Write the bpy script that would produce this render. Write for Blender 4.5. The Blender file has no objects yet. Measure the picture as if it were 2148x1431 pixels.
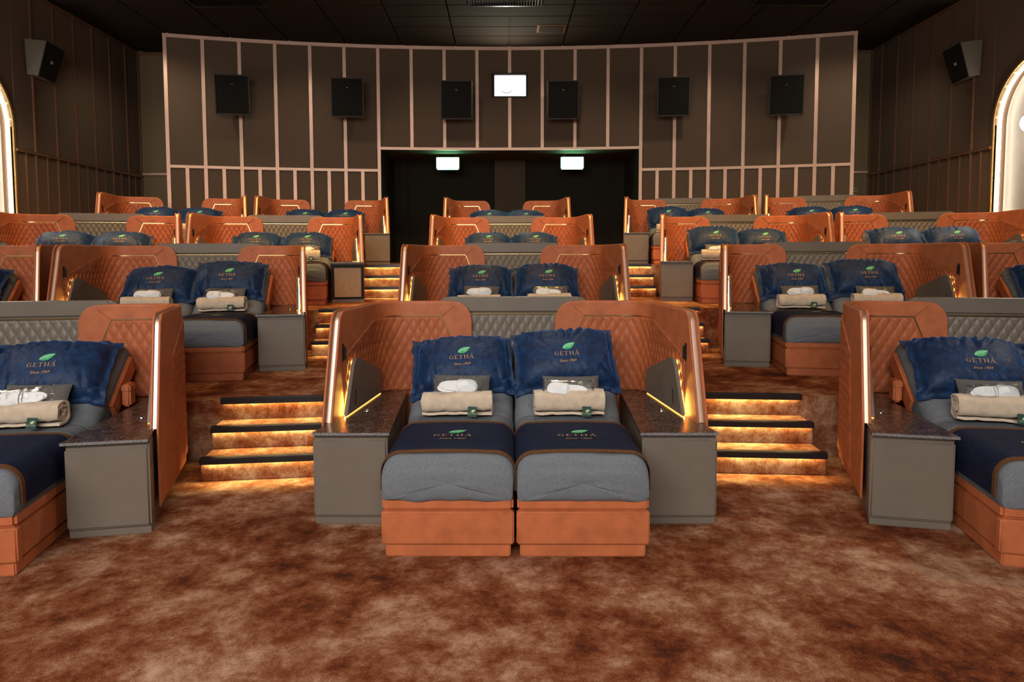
import bpy, bmesh, math, random
from math import sin, cos, pi, sqrt, radians as R
from mathutils import Vector, Matrix, noise

random.seed(7)
S = bpy.context.scene
COL = S.collection

# ------------------------------------------------------------------ camera
FPX, PITCH, ROLL, HC = 1403.0, R(3.53), -0.003, 1.742
cam = bpy.data.cameras.new('camera'); cam_o = bpy.data.objects.new('camera', cam); COL.objects.link(cam_o)
cam.sensor_fit = 'HORIZONTAL'; cam.sensor_width = 36.0
cam.lens = FPX / 2148 * 36
cam.shift_x = (1074 - 1056) / 2148
cam.shift_y = -(715.5 - (537.1 + FPX * math.tan(PITCH))) / 2148
cam.clip_start = 0.05; cam.clip_end = 100
cam_o.matrix_world = Matrix.Translation((0, 0, HC)) @ Matrix.Rotation(pi / 2 - PITCH, 4, 'X') @ Matrix.Rotation(ROLL, 4, 'Z')
S.camera = cam_o

# ------------------------------------------------------------------ exposure, world
S.view_settings.view_transform = 'Standard'; S.view_settings.look = 'None'
S.view_settings.exposure = 0.0; S.view_settings.gamma = 1.0
S.view_settings.use_curve_mapping = False
try:
    S.cycles.max_bounces = 6; S.cycles.diffuse_bounces = 3; S.cycles.glossy_bounces = 3
    S.cycles.transparent_max_bounces = 8; S.cycles.caustics_reflective = False; S.cycles.caustics_refractive = False
    S.cycles.sample_clamp_indirect = 3.0
except Exception:
    pass
W = bpy.data.worlds.new('world'); S.world = W; W.use_nodes = True
W.node_tree.nodes['Background'].inputs[0].default_value = (0.9, 0.95, 1.0, 1)
W.node_tree.nodes['Background'].inputs[1].default_value = 0.008

# ------------------------------------------------------------------ house lamps on the ceiling, plus an added front fill
def spot(loc, target, energy, color, size=0.35, angle=70, blend=0.8):
    l = bpy.data.lights.new('ceiling_spot', 'SPOT'); l.energy = energy; l.color = color
    l.shadow_soft_size = size; l.spot_size = R(angle); l.spot_blend = blend
    o = bpy.data.objects.new('ceiling_spot', l); COL.objects.link(o); o.location = loc
    o.rotation_euler = (Vector(target) - Vector(loc)).to_track_quat('-Z', 'Y').to_euler()
    return o
def area(loc, target, energy, color, sx, sy):
    l = bpy.data.lights.new('front_fill_light', 'AREA'); l.energy = energy; l.color = color
    l.shape = 'RECTANGLE'; l.size = sx; l.size_y = sy
    o = bpy.data.objects.new('front_fill_light', l); COL.objects.link(o); o.location = loc
    o.rotation_euler = (Vector(target) - Vector(loc)).to_track_quat('-Z', 'Y').to_euler()
    return o
WARMW = (1.0, 0.84, 0.66); SOFTW = (1.0, 0.95, 0.90)
AMBER = (1.0, 0.56, 0.17)
area((-1.6, -2.8, 4.4), (0.0, 5.0, 0.7), 720, SOFTW, 7.0, 3.0)      # added fill from the front, standing in for an unseen screen's glow
spot((7.9, 5.0, 6.3), (2.4, 1.7, 0), 820, WARMW, 0.12, 62)          # house downlights over the front
spot((-7.9, 4.8, 6.3), (-2.2, 2.5, 0), 420, WARMW, 0.12, 62)
spot((0.3, 6.8, 6.3), (0.1, 3.2, 0.2), 300, WARMW, 0.20, 70)
for x in (-5.6, -2.9, 0.1, 3.1, 5.8):                               # amber downlights over the rear rows
    spot((x, 9.4, 6.4), (x, 11.2, 2.0), 900, AMBER, 0.15, 95, 1.0)
for x in (-4.6, -1.6, 1.8, 4.8):
    spot((x, 6.4, 6.4), (x, 7.9, 1.4), 270, AMBER, 0.15, 80, 1.0)
for x in (-7.0, -4.2, -1.4, 1.4, 4.2, 7.0):                         # downlights along the rear wall
    spot((x, 13.2, 6.4), (x * 1.01, 14.6, 2.2), 140, WARMW, 0.15, 120, 1.0)
for x in (-6.9, 6.9):
    spot((x, 10.4, 6.4), (x * 1.08, 10.9, 2.0), 190, WARMW, 0.12, 76, 0.6)

# ------------------------------------------------------------------ materials
def nodes_mat(name):
    m = bpy.data.materials.new(name); m.use_nodes = True
    nt = m.node_tree; b = nt.nodes['Principled BSDF']
    return m, nt, b
def ramp(nt, fac, stops):
    r = nt.nodes.new('ShaderNodeValToRGB'); e = r.color_ramp.elements
    while len(e) < len(stops): e.new(0.5)
    for k, (p, c) in enumerate(stops):
        e[k].position = p; e[k].color = (*c, 1)
    nt.links.new(fac, r.inputs[0]); return r.outputs[0]
def tex_noise(nt, coord, scale, detail=4, rough=0.55, dist=0.0):
    n = nt.nodes.new('ShaderNodeTexNoise'); n.inputs['Scale'].default_value = scale
    n.inputs['Detail'].default_value = detail; n.inputs['Roughness'].default_value = rough; n.inputs['Distortion'].default_value = dist
    nt.links.new(coord, n.inputs['Vector']); return n.outputs['Fac']
def objco(nt, world=False):
    if world:
        return nt.nodes.new('ShaderNodeNewGeometry').outputs['Position']
    return nt.nodes.new('ShaderNodeTexCoord').outputs['Object']
def bump(nt, b, h, strength, dist=0.005):
    n = nt.nodes.new('ShaderNodeBump'); n.inputs['Strength'].default_value = strength; n.inputs['Distance'].default_value = dist
    nt.links.new(h, n.inputs['Height']); nt.links.new(n.outputs[0], b.inputs['Normal'])
def mix_f(nt, a, b, f=0.5, op='MIX'):
    n = nt.nodes.new('ShaderNodeMix'); n.data_type = 'RGBA'; n.blend_type = op; n.inputs[0].default_value = f
    nt.links.new(a, n.inputs[6]); nt.links.new(b, n.inputs[7]); return n.outputs[2]

def surf(name, col, rough=0.5, metal=0.0, var=0.25, vscale=6, bscale=0, bstr=0.0, sheen=0.0, spec=0.5, stretch=None, vdetail=4, coat=0):
    m, nt, b = nodes_mat(name)
    co = objco(nt)
    if stretch:
        mp = nt.nodes.new('ShaderNodeMapping'); mp.inputs['Scale'].default_value = stretch
        nt.links.new(co, mp.inputs[0]); co = mp.outputs[0]
    n = tex_noise(nt, co, vscale, vdetail)
    lo = tuple(c * (1 - var) for c in col); hi = tuple(min(1, c * (1 + var)) for c in col)
    nt.links.new(ramp(nt, n, [(0.3, lo), (0.7, hi)]), b.inputs['Base Color'])
    b.inputs['Roughness'].default_value = rough; b.inputs['Metallic'].default_value = metal
    b.inputs['Specular IOR Level'].default_value = spec
    b.inputs['Sheen Weight'].default_value = sheen
    b.inputs['Coat Weight'].default_value = coat
    if bscale: bump(nt, b, tex_noise(nt, co, bscale, 3), bstr, 0.003)
    return m
def glow(name, col, strength):
    m, nt, b = nodes_mat(name)
    b.inputs['Base Color'].default_value = (*col, 1)
    b.inputs['Emission Color'].default_value = (*col, 1); b.inputs['Emission Strength'].default_value = strength
    return m

TAN = surf('tan_leather', (0.46, 0.130, 0.047), 0.50, var=0.16, vscale=9, bscale=320, bstr=0.12, spec=0.35)
TANQ = surf('tan_quilted_leather', (0.41, 0.112, 0.040), 0.5, var=0.14, vscale=9, bscale=320, bstr=0.1, spec=0.32)
GREY = surf('grey_leather', (0.165, 0.135, 0.106), 0.42, var=0.06, vscale=5, bscale=420, bstr=0.12, spec=0.4)
GREYQ = surf('grey_quilted_leather', (0.185, 0.153, 0.121), 0.46, var=0.06, vscale=5, bscale=420, bstr=0.1, spec=0.4)
SHEET = surf('heather_grey_sheet', (0.150, 0.163, 0.180), 0.85, var=0.34, vscale=260, bscale=500, bstr=0.25, spec=0.1, vdetail=2)
CUSH = surf('grey_cushion_fabric', (0.115, 0.108, 0.102), 0.88, var=0.3, vscale=300, bscale=500, bstr=0.2, spec=0.15, vdetail=2)
RUN = surf('navy_runner_cloth', (0.008, 0.012, 0.034), 0.75, var=0.3, vscale=30, bscale=300, bstr=0.1, spec=0.15)
SUEDE = surf('brown_suede_border', (0.115, 0.05, 0.022), 0.8, var=0.2, vscale=60, bscale=300, bstr=0.1, spec=0.1)
TOWEL = surf('beige_plush', (0.60, 0.475, 0.35), 0.95, var=0.10, vscale=22, bscale=160, bstr=0.35, spec=0.05, sheen=0.3)
WHITE = surf('white_slipper', (0.80, 0.80, 0.80), 0.8, var=0.03, vscale=40, spec=0.2)
GOLD = surf('brass_trim', (0.80, 0.55, 0.24), 0.25, metal=1.0, var=0.05)
BRONZE = surf('bronze_edge_strip', (0.80, 0.60, 0.46), 0.50, metal=1.0, var=0.04)
COPPER = surf('copper_batten', (0.60, 0.39, 0.29), 0.45, metal=0.55, var=0.08, vscale=3)
COPPERD = surf('dark_copper_batten', (0.20, 0.10, 0.055), 0.45, metal=0.5, var=0.1, vscale=3)
BLACK = surf('black_plastic', (0.010, 0.009, 0.008), 0.6, var=0.1, spec=0.25)
BLACKM = surf('black_metal', (0.02, 0.02, 0.022), 0.35, metal=0.6, var=0.1)
SPKG = surf('speaker_grille', (0.009, 0.008, 0.007), 0.85, spec=0.1, var=0.1, vscale=200, bscale=400, bstr=0.3)
SPKF = surf('speaker_frame', (0.030, 0.024, 0.019), 0.6, var=0.08, spec=0.3)
SPKS = surf('grey_speaker_case', (0.060, 0.048, 0.031), 0.5, var=0.06)
NOSE = surf('dark_aluminium_nosing', (0.06, 0.06, 0.066), 0.35, metal=0.85, var=0.1)
WALLF = surf('brown_wall_fabric', (0.100, 0.067, 0.044), 0.9, var=0.14, vscale=120, bscale=500, bstr=0.25, spec=0.15)
WALLD = surf('dark_wall_fabric', (0.028, 0.021, 0.015), 0.9, var=0.14, vscale=120, bscale=500, bstr=0.25, spec=0.15)
WALLG = surf('olive_wall_fabric', (0.150, 0.112, 0.066), 0.9, var=0.14, vscale=120, bscale=500, bstr=0.25, spec=0.15)
CEIL = surf('dark_ceiling_tile', (0.022, 0.015, 0.010), 0.9, var=0.2, vscale=90, bscale=300, bstr=0.3, spec=0.15)
NICHE = surf('pale_ribbed_felt', (0.30, 0.275, 0.245), 0.92, var=0.25, vscale=180, bscale=300, bstr=0.3, spec=0.1)
CHROME = surf('chrome', (0.75, 0.75, 0.75), 0.15, metal=1.0, var=0.02)
BEIGE = surf('bare_beige_board', (0.36, 0.245, 0.155), 0.7, var=0.08, vscale=14)
DGREEN = surf('dark_green_label', (0.006, 0.05, 0.032), 0.7, var=0.1)
THREAD = surf('gold_thread', (0.48, 0.27, 0.13), 0.5, metal=0.15, var=0.08, vscale=400)
LEAF1 = surf('mint_green_thread', (0.13, 0.55, 0.27), 0.6, var=0.08, vscale=200)
LEAF2 = surf('green_thread', (0.04, 0.36, 0.13), 0.6, var=0.08, vscale=200)
PALE = surf('pale_green_thread', (0.55, 0.78, 0.60), 0.6, var=0.04, vscale=200)
CREAM = surf('cream_thread', (0.62, 0.60, 0.34), 0.6, var=0.04, vscale=200)
SOCKET = surf('cream_socket_plate', (0.30, 0.22, 0.13), 0.5, var=0.04)
LED = glow('amber_led', (1.0, 0.58, 0.11), 120)
LEDB = glow('amber_led_dim', (1.0, 0.50, 0.10), 2.0)
LEDS = glow('amber_led_step', (1.0, 0.84, 0.33), 170)
LEDW = glow('white_led', (1.0, 0.90, 0.76), 45)
LAMPW = glow('globe_lamp_glow', (1.0, 0.88, 0.70), 55)
EXITG = glow('exit_sign_glow', (0.28, 1.0, 0.55), 15)
PORTW = glow('lit_port_window', (0.97, 0.90, 1.0), 3.0)
LENS = glow('projector_lens_beam', (1.0, 0.93, 0.70), 260)

def velvet():
    m, nt, b = nodes_mat('navy_velvet'); co = objco(nt)
    n = tex_noise(nt, co, 14, 5, 0.6, 0.6)
    nt.links.new(ramp(nt, n, [(0.3, (0.003, 0.013, 0.045)), (0.7, (0.009, 0.040, 0.118))]), b.inputs['Base Color'])
    b.inputs['Roughness'].default_value = 0.55; b.inputs['Specular IOR Level'].default_value = 0.3
    b.inputs['Sheen Weight'].default_value = 0.85; b.inputs['Sheen Roughness'].default_value = 0.28
    b.inputs['Sheen Tint'].default_value = (0.05, 0.24, 0.70, 1)
    bump(nt, b, tex_noise(nt, co, 17, 4, 0.55, 1.4), 0.42, 0.014)
    return m
VELVET = velvet()
def carpet():
    m, nt, b = nodes_mat('mottled_rust_carpet'); co = objco(nt, True)
    big = tex_noise(nt, co, 1.3, 8, 0.66, 0.3)
    mp = nt.nodes.new('ShaderNodeMapping'); mp.inputs['Location'].default_value = (13, 7, 3); nt.links.new(co, mp.inputs[0])
    mid = tex_noise(nt, mp.outputs[0], 5.0, 10, 0.80, 0.1)
    fine = tex_noise(nt, co, 210, 3, 0.85)
    def math_(op, a, bb):
        n = nt.nodes.new('ShaderNodeMath'); n.operation = op
        for i, v in enumerate((a, bb)):
            if isinstance(v, float): n.inputs[i].default_value = v
            else: nt.links.new(v, n.inputs[i])
        return n.outputs[0]
    f = math_('ADD', math_('MULTIPLY', big, 0.50), math_('MULTIPLY', mid, 0.50))
    f = math_('ADD', math_('MULTIPLY', math_('SUBTRACT', f, 0.5), 1.18), 0.499)
    f = math_('ADD', f, math_('MULTIPLY', math_('SUBTRACT', fine, 0.5), 0.40))
    c = ramp(nt, f, [(0.385, (0.045, 0.014, 0.008)), (0.435, (0.150, 0.031, 0.008)), (0.485, (0.210, 0.064, 0.024)), (0.525, (0.275, 0.112, 0.056)), (0.565, (0.385, 0.195, 0.115)), (0.64, (0.56, 0.345, 0.23))])
    nt.links.new(c, b.inputs['Base Color'])
    b.inputs['Roughness'].default_value = 0.95; b.inputs['Specular IOR Level'].default_value = 0.1
    bump(nt, b, fine, 0.6, 0.01)
    return m
CARPET = carpet()
def marble():
    m, nt, b = nodes_mat('dark_brown_marble'); co = objco(nt, True)
    n1 = tex_noise(nt, co, 7, 8, 0.65, 1.2); n2 = tex_noise(nt, co, 26, 8, 0.7, 2.2)
    c1 = ramp(nt, n1, [(0.30, (0.016, 0.009, 0.007)), (0.55, (0.050, 0.027, 0.020)), (0.72, (0.10, 0.062, 0.048))])
    c2 = ramp(nt, n2, [(0.53, (0, 0, 0)), (0.60, (0.16, 0.115, 0.092)), (0.66, (0.03, 0.02, 0.016)), (0.72, (0.20, 0.16, 0.135)), (0.80, (0.02, 0.015, 0.012))])
    nt.links.new(mix_f(nt, c1, c2, 1.0, 'ADD'), b.inputs['Base Color'])
    b.inputs['Roughness'].default_value = 0.22
    return m
MARBLE = marble()
MARBLEE = surf('rough_marble_edge', (0.17, 0.165, 0.165), 0.6, var=0.55, vscale=90, bscale=120, bstr=0.5)
def film():
    m, nt, b = nodes_mat('clear_plastic_film')
    out = nt.nodes['Material Output']; nt.nodes.remove(b)
    tr = nt.nodes.new('ShaderNodeBsdfTransparent'); gl = nt.nodes.new('ShaderNodeBsdfGlossy'); gl.inputs['Roughness'].default_value = 0.2
    co = objco(nt); bp = nt.nodes.new('ShaderNodeBump'); bp.inputs['Strength'].default_value = 0.45; bp.inputs['Distance'].default_value = 0.01
    nt.links.new(tex_noise(nt, co, 40, 4, 0.6, 1.0), bp.inputs['Height']); nt.links.new(bp.outputs[0], gl.inputs['Normal'])
    fr = nt.nodes.new('ShaderNodeFresnel'); fr.inputs[0].default_value = 1.3; nt.links.new(bp.outputs[0], fr.inputs['Normal'])
    mx = nt.nodes.new('ShaderNodeMixShader'); nt.links.new(fr.outputs[0], mx.inputs[0]); nt.links.new(tr.outputs[0], mx.inputs[1]); nt.links.new(gl.outputs[0], mx.inputs[2])
    nt.links.new(mx.outputs[0], out.inputs[0]); return m
FILM = film()

# ------------------------------------------------------------------ mesh helpers
class MB:
    def __init__(self): self.v = []; self.f = []; self.mi = []
    def add(self, V, F, mi=0):
        n = len(self.v); self.v += [tuple(p) for p in V]
        self.f += [tuple(i + n for i in f) for f in F]; self.mi += [mi] * len(F)
        return self
    def bm(self, b, M=None, mi=0):
        b.verts.ensure_lookup_table(); b.verts.index_update()
        V = [tuple(M @ v.co) if M else tuple(v.co) for v in b.verts]
        F = [[v.index for v in f.verts] for f in b.faces]
        b.free(); return self.add(V, F, mi)
    def box(self, x0, x1, y0, y1, z0, z1, bev=0.0, seg=2, M=None, mi=0):
        b = bmesh.new(); bmesh.ops.create_cube(b, size=1)
        for v in b.verts:
            v.co = Vector(((x0 + x1) / 2 + v.co.x * (x1 - x0), (y0 + y1) / 2 + v.co.y * (y1 - y0), (z0 + z1) / 2 + v.co.z * (z1 - z0)))
        if bev: bmesh.ops.bevel(b, geom=list(b.edges), offset=bev, segments=seg, affect='EDGES', clamp_overlap=True)
        return self.bm(b, M, mi)
    def prism(self, outline, h0, h1, bev=0.0, seg=2, M=None, mi=0, capsonly=True):
        """outline (x, y) counter-clockwise, extruded along z from h0 to h1"""
        b = bmesh.new()
        lo = [b.verts.new((x, y, h0)) for x, y in outline]; hi = [b.verts.new((x, y, h1)) for x, y in outline]
        n = len(outline)
        b.faces.new(lo[::-1]); b.faces.new(hi)
        for i in range(n): b.faces.new((lo[i], lo[(i + 1) % n], hi[(i + 1) % n], hi[i]))
        if bev:
            E = [e for e in b.edges if (not capsonly) or abs(e.verts[0].co.z - e.verts[1].co.z) < 1e-6]
            bmesh.ops.bevel(b, geom=E, offset=bev, segments=seg, affect='EDGES', clamp_overlap=True)
        return self.bm(b, M, mi)
    def grid(self, P, close_u=False, flip=False, mi=0):
        """P[i][j] -> quads"""
        nu, nv = len(P), len(P[0]); V = [p for row in P for p in row]; F = []
        for i in range(nu if close_u else nu - 1):
            for j in range(nv - 1):
                a, b, c, d = i * nv + j, ((i + 1) % nu) * nv + j, ((i + 1) % nu) * nv + j + 1, i * nv + j + 1
                F.append((a, d, c, b) if flip else (a, b, c, d))
        return self.add(V, F, mi)
    def tube(self, pts, r, n=6, mi=0):
        pts = [Vector(p) for p in pts]; rings = []
        for i, p in enumerate(pts):
            t = (pts[min(i + 1, len(pts) - 1)] - pts[max(i - 1, 0)]).normalized()
            a = t.cross(Vector((0, 0, 1)) if abs(t.z) < 0.9 else Vector((1, 0, 0))).normalized(); b = t.cross(a)
            rings.append([p + r * (cos(2 * pi * k / n) * a + sin(2 * pi * k / n) * b) for k in range(n)])
        V = [q for rg in rings for q in rg]; F = []
        for i in range(len(rings) - 1):
            for k in range(n): F.append((i * n + k, i * n + (k + 1) % n, (i + 1) * n + (k + 1) % n, (i + 1) * n + k))
        F.append(tuple(range(n))[::-1]); F.append(tuple((len(rings) - 1) * n + k for k in range(n)))
        return self.add(V, F, mi)
    def mirror(self):
        m = MB(); m.v = [(-x, y, z) for x, y, z in self.v]; m.f = [f[::-1] for f in self.f]; m.mi = list(self.mi); return m
    def shift(self, d):
        self.v = [(x - d[0], y - d[1], z - d[2]) for x, y, z in self.v]; return self
    def mesh(self, name, mats, smooth=True, ang=38, fixn=True):
        me = bpy.data.meshes.new(name); me.from_pydata(self.v, [], self.f)
        if not isinstance(mats, (list, tuple)): mats = [mats]
        for m in mats: me.materials.append(m)
        if len(mats) > 1: me.polygons.foreach_set('material_index', self.mi)
        if fixn:
            b = bmesh.new(); b.from_mesh(me); bmesh.ops.recalc_face_normals(b, faces=b.faces); b.to_mesh(b and me); b.free()
        if smooth:
            me.polygons.foreach_set('use_smooth', [True] * len(me.polygons))
            me.set_sharp_from_angle(angle=R(ang))
        me.update(); return me

def link(name, data, parent=None, M=None):
    o = bpy.data.objects.new(name, data); COL.objects.link(o)
    if parent: o.parent = parent
    if M is not None: o.matrix_local = M
    return o
def tag(o, label=None, cat=None, group=None, kind=None):
    if label: o['label'] = label
    if cat: o['category'] = cat
    if group: o['group'] = group
    if kind: o['kind'] = kind
    return o
def struct(name, mb, mat, label=None, smooth=False):
    o = link(name, mb.mesh(name, mat, smooth=smooth)); tag(o, label, None, None, 'structure'); return o
class Proto:
    """a kind of thing: the mesh of its root (or None for an Empty) and its parts [(name, mesh, label, subparts)]"""
    def __init__(self, name, root=None): self.name = name; self.root = root; self.parts = []
    def part(self, name, mesh, label=None, subs=()): self.parts.append((name, mesh, label, list(subs))); return self
    def place(self, M, label, cat, group=None):
        o = link(self.name, self.root, None, M); tag(o, label, cat, group)
        for nm, me, lb, subs in self.parts:
            p = link(nm, me, o)
            if lb: p['label'] = lb
            for s in subs:
                q = link(s[0], s[1], p)
                if len(s) > 2 and s[2]: q['label'] = s[2]
        return o
def nz(x, y, z=0.0): return noise.noise(Vector((x, y, z)))

# ================================================================== SETTING
XL, XR, ZC = -8.5, 8.6, 6.5
ACX, ACY = 0.5, -14.5
LEVEL = [0.0, 0.52, 1.045, 1.582]
TIER_R = [None, 20.36, 23.4, 26.3]
# floor and the three raised tiers (curved front edges)
struct('floor', MB().box(XL - .3, XR + .3, -4.0, 6.2, -0.2, 0.0), CARPET, 'mottled rust carpet in front of the first row of booths')
for k in (1, 2, 3):
    r = TIER_R[k]; y1 = 17.9
    out = [(XR + .3, y1), (XL - .3, y1)]
    n = 48
    for i in range(n + 1):
        x = XL - .3 + (XR - XL + .6) * i / n
        out.append((x, ACY + sqrt(r * r - (x - ACX) ** 2)))
    mb = MB().prism(out, LEVEL[k - 1] - (0.3 if k > 1 else 0.2), LEVEL[k], bev=0.012)
    struct('floor', mb, CARPET, ['', 'carpeted first raised tier under the second row', 'carpeted second raised tier under the third row', 'carpeted top tier under the back row'][k])
# ceiling
cl = struct('ceiling', MB().box(XL - .3, XR + .3, -4.0, 17.9, ZC + 0.03, ZC + 0.2), CEIL, 'dark tiled ceiling over the auditorium')
tile_me = MB().box(-0.592, 0.592, -0.293, 0.293, 0, 0.03, 0.006, 1).mesh('ceiling_tile', CEIL)
for i in range(14):
    for j in range(7):
        x = -8.35 + 0.6 + i * 1.215; y = 12.1 + j * 0.605
        if y > 15.8: continue
        link('tile', tile_me, cl, Matrix.Translation((x + (0.6 if j % 2 else 0) * 0, y, ZC)))
# side walls with the arched niche
def side_wall(side, X, yc, zc, r, batt0, name):
    sg = -1 if side == 'left' else 1            # outward direction
    y0, y1, zt = -4.0, 15.9, ZC + 0.05
    arch = [(yc + r, 0.0)] + [(yc + r * cos(a), zc + r * sin(a)) for a in [pi * t / 24 for t in range(25)]] + [(yc - r, 0.0)]
    mb = MB(); th = 0.2
    def quadstrip(pts_a, pts_b):
        for (a, b), (c, d) in zip(zip(pts_a, pts_a[1:]), zip(pts_b, pts_b[1:])):
            mb.add([(X, a[0], a[1]), (X, b[0], b[1]), (X, d[0], d[1]), (X, c[0], c[1])], [(0, 1, 2, 3)])
    quadstrip([(yc + r, 0.0), (yc + r, zc)], [(y1, 0.0), (y1, zc)])
    quadstrip([(yc - r, 0.0), (yc - r, zc)], [(y0, 0.0), (y0, zc)])
    mb.add([(X, yc + r, zc), (X, y1, zc), (X, y1, zt), (X, yc + r, zt)], [(0, 1, 2, 3)])
    mb.add([(X, yc - r, zc), (X, y0, zc), (X, y0, zt), (X, yc - r, zt)], [(0, 1, 2, 3)])
    top = arch[1:-1]; quadstrip(top, [(p[0], zt) for p in top])
    # reveal of the niche
    for a, b in zip(arch, arch[1:]):
        mb.add([(X, *a), (X, *b), (X + sg * 0.36, *b), (X + sg * 0.36, *a)], [(0, 1, 2, 3)])
    mb.add([(X + sg * 0.5, y0, -.1), (X + sg * 0.5, y1, -.1), (X + sg * 0.5, y1, zt), (X + sg * 0.5, y0, zt)], [(0, 1, 2, 3)])
    w = struct('wall_' + side, mb, WALLD if False else WALLF, name)
    # fabric panels between the battens
    ys = [yc + r + 0.04] + [batt0 + 0.605 * k for k in range(20) if yc + r + 0.1 < batt0 + 0.605 * k < y1 - 0.2] + [y1 - 0.06]
    zr = 3.62
    def box_on(ya, yb, za, zb, t, mat, nm, bev=0.0):
        x0, x1 = sorted((X, X - sg * t))
        o = link(nm, MB().box(x0, x1, ya, yb, za, zb, bev, 1).mesh(nm, mat), w); return o
    for a, b in zip(ys, ys[1:]):
        box_on(a + .022, b - .022, zr + .035, ZC - .06, 0.012, WALLF, 'panel', 0.004)
        if b - a > 0.4:
            m_ = (a + b) / 2
            box_on(a + .022, m_ - .02, 1.0, zr - .035, 0.012, WALLF, 'panel', 0.004)
            box_on(m_ + .02, b - .022, 1.0, zr - .035, 0.012, WALLF, 'panel', 0.004)
            box_on(m_ - .016, m_ + .016, 1.0, zr - .02, 0.035, COPPERD, 'batten')
        else:
            box_on(a + .022, b - .022, 1.0, zr - .035, 0.012, WALLF, 'panel', 0.004)
    for a in ys[1:]:
        box_on(a - .018, a + .018, 1.0, ZC - .02, 0.04, COPPERD, 'batten')
    box_on(yc + r + .05, y1, zr - .025, zr + .025, 0.045, COPPERD, 'rail')
    box_on(yc + r + .05, y1, ZC - .06, ZC - 0.005, 0.03, COPPERD, 'rail')
    # near side of the niche: plain fabric panels
    yy = yc - r - 0.04
    while yy > 3:
        box_on(yy - .56, yy - .02, 0.0, ZC - .06, 0.012, WALLF, 'panel', 0.004); yy -= 0.605
    # gold rim round the arch
    rim = MB(); ra, rb = r, r + 0.045
    pa = [(yc + ra, 0.0)] + [(yc + ra * cos(pi * t / 36), zc + ra * sin(pi * t / 36)) for t in range(37)] + [(yc - ra, 0.0)]
    pb = [(yc + rb, 0.0)] + [(yc + rb * cos(pi * t / 36), zc + rb * sin(pi * t / 36)) for t in range(37)] + [(yc - rb, 0.0)]
    rows = []
    for p, q in zip(pa, pb):
        rows.append([(X + sg * .03, *p), (X - sg * .03, *p), (X - sg * .03, *q), (X + sg * .001, *q)])
    rim.grid(rows); link('arch_rim', rim.mesh('arch_rim', GOLD, smooth=False), w)
    # stepped felt rings inside the niche
    rr, dep = r, 0.05
    k = 0
    rings = [(r, r - 0.19, 0.20), (r - 0.202, r - 0.305, 0.185), (r - .317, r - .42, 0.17), (r - .432, r - .535, 0.155), (r - .547, r - .65, 0.14), (r - .662, r - .765, .125), (r - .777, 0.0, .11)]
    for ro, ri, d in rings:
        g = MB(); rows = []
        def loop(rad): return [(yc + rad, 0.0)] + [(yc + rad * cos(pi * t / 30), zc + rad * sin(pi * t / 30)) for t in range(31)] + [(yc - rad, 0.0)]
        for p, q in zip(loop(ro), loop(max(ri, 0.001))):
            rows.append([(X + sg * (d + .03), *p), (X + sg * d, *p), (X + sg * d, *q)])
        g.grid(rows); link('felt_ring', g.mesh('felt_ring', NICHE, smooth=False), w)
    # led line hidden behind the rim, washing the outer ring
    led = MB(); rows = []
    for p, q in zip([(yc + (r - .015), 0.6)] + [(yc + (r - .015) * cos(pi * t / 30), zc + (r - .015) * sin(pi * t / 30)) for t in range(31)] + [(yc - (r - .015), 0.6)],
                    [(yc + (r - .03), 0.6)] + [(yc + (r - .03) * cos(pi * t / 30), zc + (r - .03) * sin(pi * t / 30)) for t in range(31)] + [(yc - (r - .03), 0.6)]):
        rows.append([(X + sg * .05, *p), (X + sg * .05, *q), (X + sg * .09, *q)])
    led.grid(rows); link('light_strip', led.mesh('light_strip', LEDW, smooth=False), w)
    return w
side_wall('left', XL, 10.74, 4.0, 1.0, 12.28, 'brown fabric side wall with a glowing arched niche at its near end')
side_wall('right', XR, 10.85, 4.0, 1.0, 12.40, 'brown fabric side wall with an arched niche holding a globe lamp')

# back wall: plain plane behind, with the curved panelled wall standing proud
BCX, BCY, BR = 0.157, -12.1, 27.7
bay = R(1.545)
def bw(a, off=0.0):        # point on the curved wall at angle a (positive = right), off towards the seats
    return (BCX + (BR - off) * sin(a), BCY + (BR - off) * cos(a))
ZT, ZRL, ZLN = 6.46, 3.70, 4.20
wb = MB()
wb.box(XL - .3, -6.9, 15.88, 16.0, 1.4, ZC + .05); wb.box(7.2, XR + .3, 15.88, 16.0, 1.4, ZC + .05)
wall_b = struct('wall_back', wb, WALLG, 'olive fabric strips of the rear wall beside the curved wall')
link('rail', MB().box(XL, -7.1, 15.85, 15.88, 3.66, 3.71).mesh('rail', COPPER), wall_b)
link('rail', MB().box(7.3, XR, 15.85, 15.88, 3.66, 3.71).mesh('rail', COPPER), wall_b)
link('rail', MB().box(XL, -7.1, 15.85, 15.88, ZC - .07, ZC - .01).mesh('rail', COPPERD), wall_b)
link('rail', MB().box(7.3, XR, 15.85, 15.88, ZC - .07, ZC - .01).mesh('rail', COPPERD), wall_b)
def arc_slab(a0, a1, z0, z1, off0, off1, n=4):
    pts = [bw(a0 + (a1 - a0) * i / n, off1) for i in range(n + 1)] + [bw(a1 + (a0 - a1) * i / n, off0) for i in range(n + 1)]
    return MB().prism(pts, z0, z1)
cw = MB()
pa_ = R(.80)
for (a0, a1, z0, z1) in ((-10 * bay, -4 * bay, 1.4, ZT), (4 * bay, 10 * bay, 1.4, ZT), (-4 * bay, 4 * bay, ZLN, 5.37), (-4 * bay, 4 * bay, 5.91, ZT), (-4 * bay, -pa_, 5.37, 5.91), (pa_, 4 * bay, 5.37, 5.91)):
    s = arc_slab(a0, a1, z0, z1, -0.16, 0.0, 12); cw.add(s.v, s.f)
wall_c = struct('wall_rear', cw, WALLD, 'curved brown fabric wall divided by copper battens at the back')
g_ = R(0.075)
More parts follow.
